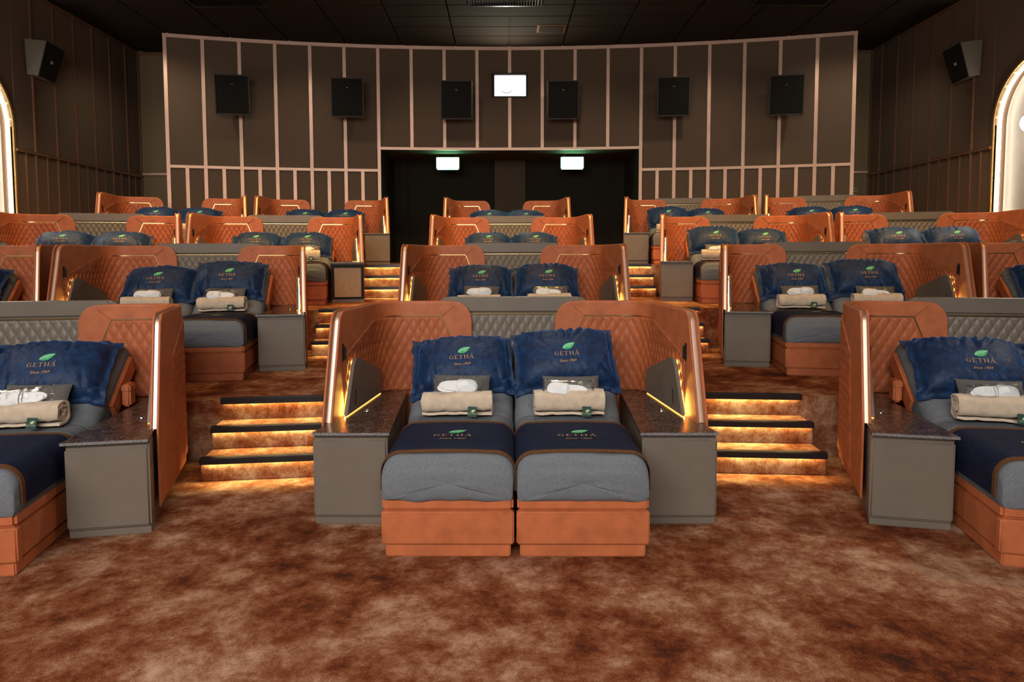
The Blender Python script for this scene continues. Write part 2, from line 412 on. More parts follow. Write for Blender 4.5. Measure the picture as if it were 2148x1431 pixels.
for i in range(-10, 10):
    low = i < -4 or i >= 4
    z0 = ZRL if low else ZLN
    a0, a1 = i * bay + g_, (i + 1) * bay - g_
    if i in (-1, 0):      # the two middle panels leave the projection port free
        for (aa, ab, za, zb) in ((a0, a1, z0 + .03, 5.36), (a0, a1, 5.92, ZT - .02)):
            link('panel', arc_slab(aa, ab, za, zb, 0.0, 0.014, 2).mesh('panel', WALLF), wall_c)
        if i == -1: link('panel', arc_slab(a0, R(-0.86), 5.36, 5.92, 0, .014, 2).mesh('panel', WALLF), wall_c)
        else: link('panel', arc_slab(R(0.86), a1, 5.36, 5.92, 0, .014, 2).mesh('panel', WALLF), wall_c)
    else:
        link('panel', arc_slab(a0, a1, z0 + .03, ZT - .02, 0.0, 0.014, 2).mesh('panel', WALLF), wall_c)
    if low:
        am = (a0 + a1) / 2
        link('panel', arc_slab(a0, am - g_, 1.6, ZRL - .03, 0.0, 0.014, 2).mesh('panel', WALLF), wall_c)
        link('panel', arc_slab(am + g_, a1, 1.6, ZRL - .03, 0.0, 0.014, 2).mesh('panel', WALLF), wall_c)
        link('batten', arc_slab(am - g_, am + g_, 1.58, ZRL, 0.0, 0.03, 1).mesh('batten', COPPER), wall_c)
for i in range(-10, 11):
    if i == 0:
        link('batten', arc_slab(-g_, g_, ZLN, 5.36, 0, .03, 1).mesh('batten', COPPER), wall_c)
        link('batten', arc_slab(-g_, g_, 5.92, ZT, 0, .03, 1).mesh('batten', COPPER), wall_c); continue
    link('batten', arc_slab(i * bay - g_, i * bay + g_, ZLN if abs(i) < 4 else 1.58, ZT, 0, .03, 1).mesh('batten', COPPER), wall_c)
link('rail', arc_slab(-10 * bay - g_, -4 * bay, ZRL - .03, ZRL + .03, 0, .034, 12).mesh('rail', COPPER), wall_c)
link('rail', arc_slab(4 * bay, 10 * bay + g_, ZRL - .03, ZRL + .03, 0, .034, 12).mesh('rail', COPPER), wall_c)
link('rail', arc_slab(-4 * bay, 4 * bay, ZLN - .03, ZLN + .03, 0, .034, 12).mesh('rail', COPPER), wall_c)
for q in range(5):
    link('rail', arc_slab((-10 + 4 * q) * bay - (g_ if q == 0 else 0), (-6 + 4 * q) * bay + (g_ if q == 4 else 0), ZT - .035, ZT + .055 - .008 * (q % 2), -0.02, .05 + .006 * (q % 2), 8).mesh('rail', COPPER), wall_c)
# entrance recess under the projection port
rx = 2.98
xa, ya = bw(-4 * bay); xb, yb = bw(4 * bay)
rec = MB()
yr = 17.5
rec.box(xa - .14, xa, ya - 0.02, yr, 1.5, ZLN); rec.box(xb, xb + .14, yb - .02, yr, 1.5, ZLN)
rec.box(xa - .14, xb + .14, yr, yr + .12, 1.5, ZLN)
recess = struct('wall_recess', rec, WALLD, 'dark recess of the entrance under the projection port')
link('ceiling_board', MB().box(xa, xb, 15.62, yr, ZLN, ZLN + .05).mesh('ceiling_board', WALLF), recess)
link('pier', MB().box(-0.22, 0.58, yr - .1, yr, 1.58, ZLN, .01, 1).mesh('pier', WALLF), recess)
link('door_frame', MB().box(xa, xa + .36, yr - .08, yr, 1.58, ZLN, .01, 1).mesh('door_frame', WALLD), recess)
link('door_frame', MB().box(xb - .36, xb, yr - .08, yr, 1.58, ZLN, .01, 1).mesh('door_frame', WALLD), recess)

# ================================================================== wall things
def speaker_box():
    p = Proto('wall_speaker')
    fr = MB().prism([(-.35, -.415), (.35, -.415), (.35, .415), (-.35, .415)], 0, .05, .012, 2)
    M = Matrix(((1, 0, 0, 0), (0, 0, 1, 0), (0, 1, 0, 0), (0, 0, 0, 1)))          # (x, y, z) -> (x, z, y): front looks to -y
    body = MB()
    a = [(-.35, 0.0, -.415), (.35, 0, -.415), (.35, 0, .415), (-.35, 0, .415)]; b = [(-.26, .26, -.32), (.26, .26, -.32), (.26, .26, .32), (-.26, .26, .32)]
    body.add(a + b, [(0, 1, 2, 3), (7, 6, 5, 4), (0, 4, 5, 1), (1, 5, 6, 2), (2, 6, 7, 3), (3, 7, 4, 0)])
    p.part('cabinet', body.mesh('cabinet', BLACK, smooth=False))
    f = MB()
    for (x0, x1, z0, z1) in ((-.355, -.325, -.42, .42), (.325, .355, -.42, .42), (-.325, .325, -.42, -.39), (-.325, .325, .39, .42)):
        f.box(x0, x1, -.035, .0, z0, z1, .006, 1)
    p.part('frame', f.mesh('frame', SPKF, smooth=False))
    p.part('grille', MB().box(-.325, .325, -.022, .0, -.39, .39, .004, 1).mesh('grille', SPKG, smooth=False))
    e = MB(); e.box(-.022, -.004, -.027, -.022, .20, .225); e.box(.004, .022, -.027, -.022, .20, .225)
    p.part('badge', e.mesh('badge', SPKS, smooth=False))
    br = MB(); br.box(-.05, .05, .2, .52, -.04, .04, .01, 1); br.box(-.12, .12, .50, .52, -.14, .14, .006, 1)
    p.part('wall_bracket', br.mesh('wall_bracket', BLACKM, smooth=False))
    return p
SP = speaker_box()
for (x, z, yaw, lab) in ((-5.75, 5.18, -12, 'square black speaker leftmost of the six on the curved wall'), (-3.40, 5.21, -7, 'square black speaker second from the left on the curved wall'),
                    (-1.03, 5.20, -1, 'square black speaker just left of the lit projection port'), (1.34, 5.19, 1, 'square black speaker just right of the lit projection port'),
                    (3.73, 5.21, 6, 'square black speaker second from the right on the curved wall'), (6.03, 5.14, 12, 'square black speaker rightmost of the six on the curved wall')):
    yw = BCY + sqrt(BR ** 2 - (x - BCX) ** 2)
    M = Matrix.Translation((x, yw - 0.50, z)) @ Matrix.Rotation(R(-yaw), 4, 'Z') @ Matrix.Rotation(R(7), 4, 'X')
    SP.place(M, lab, 'speaker', 'speakers on the curved back wall')
def side_speaker(sg):
    """wedge speaker: sg=-1 hangs on the left wall (front looks to +x)"""
    p = Proto('wall_speaker')
    d = -sg                                                             # towards the room
    # plan on the wall plane: y along the wall, wedge deeper at the top
    tl = [(0, -.30, .36), (0, .34, .36), (0, .30, -.40), (0, -.26, -.40)]
    fr = [(d * .42, -.20, .34), (d * .42, .40, .30), (d * .20, .34, -.44), (d * .20, -.20, -.42)]
    body = MB().add(tl + fr, [(0, 1, 2, 3), (7, 6, 5, 4), (0, 4, 5, 1), (1, 5, 6, 2), (2, 6, 7, 3), (3, 7, 4, 0)])
    p.part('cabinet', body.mesh('cabinet', SPKS, smooth=False))
    nrm = (Vector(fr[1]) - Vector(fr[0])).cross(Vector(fr[3]) - Vector(fr[0])).normalized()
    if nrm.x * d < 0: nrm = -nrm
    g = [Vector(q) for q in fr]; g2 = [q + nrm * .02 for q in g]
    gr = MB().add([*g, *g2], [(0, 1, 2, 3), (7, 6, 5, 4), (0, 4, 5, 1), (1, 5, 6, 2), (2, 6, 7, 3), (3, 7, 4, 0)])
    p.part('grille', gr.mesh('grille', SPKG, smooth=False))
    c = sum(g2, Vector()) / 4; u = (g2[1] - g2[0]).normalized(); v = nrm.cross(u)
    e = MB()
    for s in (-1, 1):
        pts = []
        for t in range(9):
            a = -pi / 2 + pi * t / 8
            pts.append(c + nrm * .003 + u * (s * (.034 - .026 * cos(a))) + v * (.038 * sin(a)))
        e.add(pts, [tuple(range(9))])
    p.part('double_d_emblem', e.mesh('double_d_emblem', surf('emblem_white', (.7, .62, .55), .5, var=.02), smooth=False, fixn=False))
    br = MB().box(*sorted((0, d * .1)), -.05, .05, .36, .40, .006, 1); p.part('wall_bracket', br.mesh('wall_bracket', BLACKM))
    return p
side_speaker(-1).place(Matrix.Translation((XL + .06, 12.30, 5.31)) @ Matrix.Diagonal((.8, .8, .8, 1)), 'wedge speaker with pale emblem on the side wall at left', 'speaker', 'wedge speakers on the side walls')
side_speaker(1).place(Matrix.Translation((XR - .06, 12.40, 5.27)) @ Matrix.Diagonal((.8, .8, .8, 1)), 'wedge speaker with pale emblem on the side wall at right', 'speaker', 'wedge speakers on the side walls')

# projection port with the projector behind it
pp = Proto('projection_port')
yP = BCY + BR
fr = MB()
for (x0, x1, z0, z1) in ((-.40, .40, .24, .28), (-.40, .40, -.28, -.24), (-.40, -.36, -.24, .24), (.36, .40, -.24, .24)):
    fr.box(x0, x1, .01, .12, z0, z1, .004, 1)
pp.part('port_frame', fr.mesh('port_frame', SPKF, smooth=False))
gl = MB(); gl.box(-.36, .36, .10, .13, -.24, .24)
pp.part('lit_window', gl.mesh('lit_window', PORTW, smooth=False))
pj = MB(); pj.box(-.19, .03, .06, .10, -.13, .09, .01, 1)
pp.part('projector_front', pj.mesh('projector_front', BLACKM, smooth=False))
ln = MB().tube([(-.08, .055, -.02), (-.08, -.01, -.02)], .155, 24)
pp.part('lens_barrel', ln.mesh('lens_barrel', BLACK))
l2 = MB().add([(-.08 + .145 * cos(2 * pi * k / 24), -.013, -.02 + .145 * sin(2 * pi * k / 24)) for k in range(24)], [tuple(range(24))])
pp.part('lens', l2.mesh('lens', LENS, smooth=False, fixn=False))
pp.place(Matrix.Translation((0.17, yP - .04, 5.64)), 'square projection port with a blazing projector lens', 'projector')

# exit signs
def exit_sign(sg):
    p = Proto('exit_sign')
    p.part('case', MB().box(-.285, .285, -.02, .05, -.145, .145, .012, 2).mesh('case', WHITE))
    p.part('lit_face', MB().box(-.265, .265, -.03, -.018, -.125, .125, .006, 1).mesh('lit_face', EXITG))
    p.part('lit_underside', MB().box(-.25, .25, -.015, .045, -.152, -.144).mesh('lit_underside', EXITG))
    p.part('hanger', MB().tube([(sg * .22, .02, .13), (sg * .42, .02, .33)], .010).mesh('hanger', CHROME))
    p.part('hanger', MB().tube([(-sg * .2, .02, .13), (-sg * .2, .02, .33)], .006).mesh('hanger', CHROME))
    return p
exit_sign(-1).place(Matrix.Translation((-1.335, 16.35, 3.99)), 'glowing green exit sign hanging at the left of the entrance recess', 'sign', 'exit signs in the entrance recess')
exit_sign(1).place(Matrix.Translation((1.672, 16.35, 3.99)), 'glowing green exit sign hanging at the right of the entrance recess', 'sign', 'exit signs in the entrance recess')

# globe lamp in the right niche
gp = Proto('globe_lamp')
b = bmesh.new(); bmesh.ops.create_uvsphere(b, u_segments=24, v_segments=14, radius=.15); gp.part('globe', MB().bm(b).mesh('globe', LAMPW))
gp.part('wall_plate', MB().box(.12, .33, -.03, .03, -.03, .03, .01, 1).mesh('wall_plate', GOLD))
gp.place(Matrix.Translation((XR - .22, 10.75, 3.83)), 'white globe lamp lit in the arched niche of the right wall', 'lamp', 'globe lamps in the niches')
gp.place(Matrix.Translation((XL + .22, 10.65, 3.83)) @ Matrix.Rotation(pi, 4, 'Z'), 'white globe lamp lit in the arched niche of the left wall', 'lamp', 'globe lamps in the niches')

# ceiling vents, hatch, socket
def vent():
    p = Proto('ceiling_vent')
    f = MB(); f.box(-.70, .70, -.30, -.26, -.03, 0, .004, 1); f.box(-.70, .70, .26, .30, -.03, 0, .004, 1); f.box(-.70, -.66, -.26, .26, -.03, 0, .004, 1); f.box(.66, .70, -.26, .26, -.03, 0, .004, 1)
    p.part('frame', f.mesh('frame', BLACKM, smooth=False))
    sl = MB().box(-.008, .008, -.26, .26, -.025, 0, M=Matrix.Rotation(R(35), 4, 'Y')).mesh('slat', BLACKM, smooth=False)
    p.slat = sl; return p
vp = vent()
for x, lab in ((-5.15, 'slatted ceiling vent above the left of the curved wall'), (0.05, 'slatted ceiling vent straight above the projection port'), (5.4, 'slatted ceiling vent above the right of the curved wall')):
    o = vp.place(Matrix.Translation((x, 12.72, ZC - .002)), lab, 'vent', 'ceiling vents')
    for k in range(25): link('slat', vp.slat, o, Matrix.Translation((-.63 + k * .0525, 0, -.004)))
hp = Proto('access_hatch')
hp.part('frame', MB().box(-.30, .30, -.24, .24, -.012, 0, .004, 1).mesh('frame', COPPERD, smooth=False))
hp.part('panel', MB().box(-.25, .25, -.19, .19, -.02, -.012, .004, 1).mesh('panel', CEIL, smooth=False))
hp.place(Matrix.Translation((1.02, 14.35, ZC)), 'small square access hatch in the dark ceiling right of the port', 'hatch')
sk = Proto('wall_socket')
sk.part('plate', MB().box(-.075, .075, -.012, 0, -.045, .045, .004, 1).mesh('plate', SOCKET))
sk.part('outlet', MB().box(-.05, -.015, -.018, -.012, -.02, .02).mesh('outlet', BLACK)); sk.part('outlet', MB().box(.015, .05, -.018, -.012, -.02, .02).mesh('outlet', BLACK))
sk.place(Matrix.Translation((8.27, 15.88, 3.27)), 'cream double socket low on the rear wall strip', 'socket')

# ================================================================== stairs
def stairs(w, h, tread=0.285):
    p = Proto('aisle_stairs')
    def nosing(y, z):
        m = MB(); m.box(-w, w, y - .03, y + .045, z - .002, z + .012, .004, 1)
        m.box(-w, w, y - .03, y - .018, z - .034, z + .004, .004, 1)
        for q in range(3): m.box(-w, w, y - .012 + q * .018, y - .004 + q * .018, z + .011, z + .016)
        return m.mesh('nosing', NOSE, smooth=False)
    def strip(y, z): return MB().box(-w + .02, w - .02, y - .009, y - .001, z - .026, z - .018).mesh('light_strip', LEDS, smooth=False)
    for k in (1, 2):
        y = -(3 - k) * tread; z = h / 3 * k
        s = MB().box(-w, w, y, 0.0, z - h / 3, z, .008, 2).mesh('step', CARPET)
        p.part('step', s, None, [('nosing', nosing(y, z)), ('light_strip', strip(y, z))])
    p.part('nosing', nosing(0.0, h), None, [('light_strip', strip(0.0, h))])
    return p
for k in (1, 2, 3):
    st = {}
    for side, x, w in (('left', -1.88, .54), ('right', 2.04, .55)):
        r = TIER_R[k]; a = math.asin((x - ACX) / r)
        y = ACY + r * cos(a) - .004
        p = stairs(w, LEVEL[k] - LEVEL[k - 1])
        p.place(Matrix.Translation((x, y, LEVEL[k - 1])) @ Matrix.Rotation(-a, 4, 'Z'),
                'short carpeted steps with amber lit nosings, %s aisle, up to the %s row' % (side, ['', 'second', 'third', 'back'][k]), 'stairs', 'lit steps in the aisles')

# ================================================================== BOOTHS
# plan path of the inner face of the left wing, from its front edge round to the back
def bez(p0, p1, p2, n):
    return [((1 - t) ** 2 * p0[0] + 2 * t * (1 - t) * p1[0] + t * t * p2[0], (1 - t) ** 2 * p0[1] + 2 * t * (1 - t) * p1[1] + t * t * p2[1]) for t in [i / n for i in range(n + 1)]]
_poly = [(-1.235, .665)] + bez((-1.135, 1.58), (-1.105, 1.85), (-.88, 1.85), 18) + [(-.358, 1.85)]
_cum = [0.0]
for a, b in zip(_poly, _poly[1:]): _cum.append(_cum[-1] + math.hypot(b[0] - a[0], b[1] - a[1]))
STOT = _cum[-1]
def plan(s, off=0.0):
    s_ = min(max(s, 0.0), STOT - 1e-6); i = 0
    while _cum[i + 1] < s_: i += 1
    a, b = _poly[i], _poly[i + 1]; L = _cum[i + 1] - _cum[i]; t = (s_ - _cum[i]) / L
    def tang(j):
        j0, j1 = max(j - 1, 0), min(j + 1, len(_poly) - 1)
        d = Vector((_poly[j1][0] - _poly[j0][0], _poly[j1][1] - _poly[j0][1])); return d.normalized()
    T = (tang(i) * (1 - t) + tang(i + 1) * t).normalized()
    if i == 0 and t < 0.9: T = Vector((b[0] - a[0], b[1] - a[1])).normalized()
    N = Vector((-T.y, T.x))                       # left of travel = away from the bed
    ext = s - s_
    p = Vector((a[0] + (b[0] - a[0]) * t, a[1] + (b[1] - a[1]) * t)) + N * off + T * ext
    return p.x, p.y
ZM, ZW = 0.612, 1.353
def s_front(z): return 0.205 * max(0.0, (z - ZM) / (ZW - ZM)) if z > ZM else 0.0
def ztop(s, z, zt, rf=.06, re=.15, end=STOT):
    d = s - s_front(min(z, zt))
    t = zt
    if d < rf: t = zt - rf + sqrt(max(0, rf * rf - (rf - d) ** 2))
    e = end - s
    if e < re: t = min(t, zt - re + sqrt(max(0, re * re - (re - e) ** 2)))
    return t
def pad(o0, o1, zb, zt, ins=0.0, M=64, N=16, rf=.06, re=.15, e=.006):
    end = STOT - max(ins, 0)
    st = [0, .004, .012, .025, .042, .06] + [.06 + (end - .06 - .15) * i / M for i in range(1, M + 1)] + [end - .11, end - .075, end - .045, end - .02, end - .006, end]
    lev = [0, .01, .03] + [.03 + .93 * j / N for j in range(1, N + 1)] + [.985, 1.0]
    A, B = [], []
    for s0 in st:
        ra, rb = [], []
        for t in lev:
            z = zb + (zt - zb) * t
            for _ in range(2):
                u = s0 / end; sf = s_front(z) + ins
                s = sf + (end - sf) * u
                zz = zb + (ztop(s - ins, z, zt, rf, re, end) - zb) * t; z = zz
            ra.append((s, zz)); rb.append((s, zz))
        A.append(ra)
    g0 = [[(*plan(s, o0), z) for s, z in row] for row in A]; g1 = [[(*plan(s, o1), z) for s, z in row] for row in A]
    mb = MB(); mb.grid(g0); mb.grid(g1, flip=True)
    nu, nv = len(A), len(lev)
    ring = [(i, 0) for i in range(nu)] + [(nu - 1, j) for j in range(1, nv)] + [(i, nv - 1) for i in range(nu - 2, -1, -1)] + [(0, j) for j in range(nv - 2, 0, -1)]
    rows = []
    for (i, j) in ring:
        s, z = A[i][j]
        ds = -e if i == 0 else (e if i == nu - 1 else 0); dz = -e if j == 0 else (e if j == nv - 1 else 0)
        om = (o0 + o1) / 2
        rows.append([g0[i][j], (*plan(s + ds * .8, o0 + (om - o0) * .4), z + dz * .8), (*plan(s + ds, om), z + dz), (*plan(s + ds * .8, o1 + (om - o1) * .4), z + dz * .8), g1[i][j]])
    mb.grid(rows, close_u=True)
    b = bmesh.new(); me = bpy.data.meshes.new('tmp'); me.from_pydata(mb.v, [], mb.f); b.from_mesh(me); bpy.data.meshes.remove(me)
    bmesh.ops.remove_doubles(b, verts=b.verts, dist=.0002); return MB().bm(b)
def quilt_h(u, v, A):
    a, b = u + v, u - v
    return A * (abs(sin(pi * a)) * abs(sin(pi * b))) ** 0.40
QW, QH = 0.076, 0.134
def inner_quilt():
    S0, S1 = .235, 1.10; ZD0, ZD1 = 1.03, 1.236; STR = STOT - .246
    def sl(z): return S0 if z < ZD0 else S0 + (S1 - .16 - S0) * (z - ZD0) / (ZD1 - ZD0)
    def sr(z): return min(STR + (ZD1 - z) * .42, STOT - .05)
    rows = []; nz_, nt = 70, 170
    for j in range(nz_ + 1):
        z = .62 + (ZD1 - .62) * j / nz_
        row = []
        for i in range(nt + 1):
            s = sl(z) + (sr(z) - sl(z)) * i / nt
            ed = min((i / nt) * (sr(z) - sl(z)), (1 - i / nt) * (sr(z) - sl(z)), ZD1 - z + .0001)
            k = min(1, ed / .012)
            h = .002 * k + quilt_h(s / QW, z / QH, .0125) * k - .0035 * (1 - k)
            row.append((*plan(s, -h), z))
        rows.append(row)
    q = MB().grid(rows)
    # gold line: along the top and down the inner slanted side
    def trim(pts):
        rr = []
        for s, z, ds, dz in pts:
            rr.append([(*plan(s - ds, .001), z - dz), (*plan(s - ds, -.006), z - dz), (*plan(s + ds, -.006), z + dz), (*plan(s + ds, .001), z + dz)])
        return rr
    g = MB()
    g.grid(trim([(sl(ZD1) + .02 + (STR - sl(ZD1) - .02) * i / 40, ZD1 + .002, 0, .0045) for i in range(41)]))
    g.grid(trim([(STR + (ZD1 - z) * .42, z, .0045, .001) for z in [ZD1 + .004 - .5 * i / 30 for i in range(31)] if STR + (ZD1 - z) * .42 < STOT - .05]))
    # stitched seams on the frame: diagonal crease from the trim corner to the rounded corner, and the front seam
    sm = MB(); sm2 = MB()
    sm.grid(trim([(STR + .10 * i / 6, ZD1 + .085 * i / 6, 0.0012, -.0012) for i in range(7)]))
    sm2.grid(trim([(sl(z) - .004, z, .0014, .0006) for z in [.62 + (ZD1 - .62) * i / 40 for i in range(41)]]))
    return q, g, sm, sm2
def outer_quilt():
    # outside face: quilted field behind a slanted seam
    rows = []; z0, z1 = .16, 1.27
    def sl(z):
        if z > 1.02: return .48 + (z - 1.02) * 2.2
        return .36 + .12 * (z - z0) / (1.02 - z0)
    for j in range(101):
        z = z0 + (z1 - z0) * j / 100; row = []
        for i in range(91):
            s = sl(z) + (1.36 - sl(z)) * i / 90
            ed = min((i / 90) * (1.36 - sl(z)), (1 - i / 90) * (1.36 - sl(z)), z1 - z, z - z0)
            k = min(1, max(0, ed) / .014)
            h = 0.0640 + .001 * k + quilt_h(s / QW, z / QH, .013) * k - .004 * (1 - k)
            row.append((*plan(s, h), z))
        rows.append(row)
    return MB().grid(rows)

def both(fn):   # (left, right) versions of a mesh builder result
    l = fn; return l, l.mirror()
pads_in = pad(0.0, .017, ZM - .005, ZW, ins=0.0)
pads_out = pad(.047, .063, .11, ZW + .002, ins=-.035, rf=.07)
core = pad(.016, .048, ZM, ZW - .008, ins=.006, e=.001)
iq, ig, ism, ism2 = inner_quilt(); oq = outer_quilt()
# black coat hook in its slot on the inner lip
hs = []
def hook():
    m = MB(); s0, z0, z1 = .225, 1.00, 1.125
    px, py = plan(s0, 0); T = Vector((.1, .915, 0)).normalized(); N = Vector((-T.y, T.x, 0))
    Mx = Matrix((( -N.x, T.x, 0, px), (-N.y, T.y, 0, py), (0, 0, 1, 0), (0, 0, 0, 1)))     # x = towards the bed
    m.box(-.002, .002, -.016, .016, z0, z1, M=Mx)
    m.box(.002, .020, -.008, .010, z0 + .012, z1 - .018, .003, 1, M=Mx)
    return m
hk = hook()
# partition (grey armrest panel on the marble) with its amber strips
def partition():
    A = Vector((-1.172, .815)); B = Vector((-1.086, 1.665)); T = (B - A).normalized(); N = Vector((-T.y, T.x))
    L = (B - A).length
    def rc(p, q, r, rad, n=6):
        p, q, r = Vector(p), Vector(q), Vector(r); u = (p - q).normalized(); v = (r - q).normalized()
        return [tuple(x) for x in bez(q + u * rad, q, q + v * rad, n)]
    z0 = ZM + .009
    pts = [(0.0, z0), (L, z0)]
    ft, bt = (.205, ZM + .405), (L - .01, ZM + .20)
    pts += rc((L, z0), bt, ft, .05) + rc(bt, ft, (0, z0), .065)
    Mx = Matrix(((T.x, 0, N.x, A.x), (T.y, 0, N.y, A.y), (0, 1, 0, 0), (0, 0, 0, 1)))
    pan = MB().prism(pts, 0.0, .026, .006, 2, Mx)
    st = MB(); st2 = MB()
    # along the slanted front edge, on the face that looks at the wing
    a, b = Vector((.012, z0 + .01)), Vector((.20, ZM + .375)); d = (b - a).normalized(); n = Vector((d.y, -d.x))
    q = [a + n * .024, b + n * .024, b + n * .032, a + n * .032]
    st.prism([tuple(v) for v in q], .026, .033, M=Mx)
    # light line under the panel
    st2.box(.01, L - .03, ZM + .001, ZM + .006, .003, .014, M=Matrix(((T.x, 0, N.x, A.x), (T.y, 0, N.y, A.y), (0, 1, 0, 0), (0, 0, 0, 1))))
    sl = MB().prism([(.175, z0 + .05), (.187, z0 + .05), (.205, z0 + .155), (.193, z0 + .155)], -.002, .002, M=Mx)
    return pan, st, st2, sl
pt_pan, pt_led, pt_led2, pt_slot = partition()
def back_parts(low):
    x = .66
    if low: base = MB().prism([(-x, .3), (x, .3), (x, .98), (-x, .98)], 0, .075, .012, 2)
    else: base = MB().prism([(-x, .3), (x, .3), (x, 1.25), (-x, 1.25)], 0, .075, .004, 1)
    Mx = Matrix(((1, 0, 0, 0), (0, 0, 1, 1.917), (0, 1, 0, 0), (0, 0, 0, 1)))
    base.v = [tuple(Mx @ Vector(p)) for p in base.v]
    if low: return base, None, None, None
    r = .11
    out = [(-x, 1.252), (x, 1.252), (x, 1.39 - r)] + [(x - r + r * cos(a), 1.39 - r + r * sin(a)) for a in [pi / 2 * t / 8 for t in range(1, 9)]] + [(-x + r - r * sin(a), 1.39 - r + r * cos(a)) for a in [pi / 2 * t / 8 for t in range(0, 9)]]
    cap = MB().prism(out, -.012, .085, .02, 3); cap.v = [tuple(Mx @ Vector(p)) for p in cap.v]
    rows = []
    for j in range(73):
        z = .62 + (1.242 - .62) * j / 72
        rows.append([(xx, 1.915 - (.004 + quilt_h(xx / QW, (z + .03) / QH, .018) * min(1, (1.2421 - z) / .012)), z) for xx in [-.655 + 1.31 * i / 180 for i in range(181)]])
    q = MB().grid(rows)
    t = MB().box(-.655, .655, 1.896, 1.917, 1.244, 1.2515)
    return base, q, t, cap
SEAM = surf('dark_tan_seam', (.25, .072, .029), .8, var=.1)
def wing_proto(side):
    f = (lambda m: m) if side == 'left' else (lambda m: m.mirror())
    return dict(inner=f(pads_in).mesh('wing_panel', TAN), outer=f(pads_out).mesh('outer_panel', TAN), core=f(core).mesh('edge_strip', BRONZE),
                iq=f(iq).mesh('quilted_panel', TANQ, ang=75), ig=f(ig).mesh('brass_trim', GOLD, smooth=False), ism=f(ism).mesh('seam', SEAM, smooth=False), ism2=f(ism2).mesh('seam', SEAM, smooth=False),
                oq=f(oq).mesh('quilted_panel', TANQ, ang=75), hook=f(hk).mesh('coat_hook', BLACK, smooth=False),
                part=f(pt_pan).mesh('partition', GREY), led=f(pt_led).mesh('light_strip', LED, smooth=False), led2=f(pt_led2).mesh('light_strip', LEDB, smooth=False), slot=f(pt_slot).mesh('slot', BLACK, smooth=False))
WG = {s: wing_proto(s) for s in ('left', 'right')}
def shell_proto(low):
    p = Proto('bed_booth')
    for s in ('left', 'right'):
        g = WG[s]
        p.part('wing', g['inner'], None, [('outer_panel', g['outer']), ('edge_strip', g['core'], 'bronze edge strip'), ('quilted_panel', g['iq']), ('brass_trim', g['ig'], 'thin brass trim line'),
                                         ('seam', g['ism']), ('seam', g['ism2']), ('quilted_panel', g['oq']), ('coat_hook', g['hook'], 'black coat hook')])
        p.part('partition', g['part'], 'grey leather side panel', [('light_strip', g['led'], 'amber light strip'), ('light_strip', g['led2'], 'thin amber light line'), ('slot', g['slot'])])
    base, q, t, cap = back_parts(low)
    subs = []
    if q: subs = [('quilted_panel', q.mesh('quilted_panel', GREYQ, ang=75)), ('brass_trim', t.mesh('brass_trim', GOLD, smooth=False)), ('padded_cap', cap.mesh('padded_cap', GREY))]
    p.part('back_panel', base.mesh('back_panel', GREY), 'grey leather back panel', subs)
    return p
SHELL = shell_proto(False); SHELL_LOW = shell_proto(True)

# ---- side cabinet (left one built, right one mirrored); origin at its floor centre
CABO = (-1.06, 1.0, 0.0)
def cabinet_proto(side, bare=False):
    f = (lambda m: m) if side == 'left' else (lambda m: m.mirror())
    o = CABO if side == 'left' else (-CABO[0], CABO[1], 0)
    def mk(nm, mb, mat, **k): return f(mb).shift(o).mesh(nm, mat, **k)
    p = Proto('side_cabinet')
    body = [(-1.298, .452), (-.822, .452), (-.90, 1.78), (-1.125, 1.78), (-1.255, .68)]
    pl = [(-1.295, .448), (-.826, .448), (-.90, 1.77), (-1.12, 1.77), (-1.25, .68)]
    p.part('carcass', mk('carcass', MB().prism(body, .05, .592, .004, 1), BLACK if bare else GREY))
    p.part('plinth', mk('plinth', MB().prism(pl, 0, .052, .006, 2), GREY))
    p.part('top_rail', mk('top_rail', MB().box(-1.292, -.828, .441, .46, .576, .592, .004, 1), GREY))
    if bare: p.part('door', mk('door', MB().box(-1.255, -.862, .438, .456, .085, .525, .003, 1), BEIGE), 'bare beige panel')
    else: p.part('door', mk('door', MB().box(-1.302, -.82, .424, .454, .057, .570, .014, 3), GREY))
    top = [(-1.304, .415), (-.803, .415), (-.895, 1.80), (-1.135, 1.80), (-1.262, .68)]
    m = MB(); m.prism(top, .593, ZM, .003, 1)
    slab = mk('marble_top', m, MARBLE)
    edge = mk('rough_edge', MB().box(-1.303, -.804, .4125, .4165, .594, ZM - .001), MARBLEE, smooth=False)
    b = bmesh.new(); bmesh.ops.create_uvsphere(b, u_segments=14, v_segments=8, radius=.02)
    for v in b.verts: v.co = Vector((v.co.x - 1.075, v.co.y + 1.02, max(v.co.z, 0) * .8 + ZM))
    p.part('marble_top', slab, 'dark brown marble top', [('rough_edge', edge), ('knob', mk('knob', MB().bm(b), CHROME), 'small chrome knob')])
    return p
CAB = {'left': cabinet_proto('left'), 'right': cabinet_proto('right'), 'bare': cabinet_proto('right', True)}

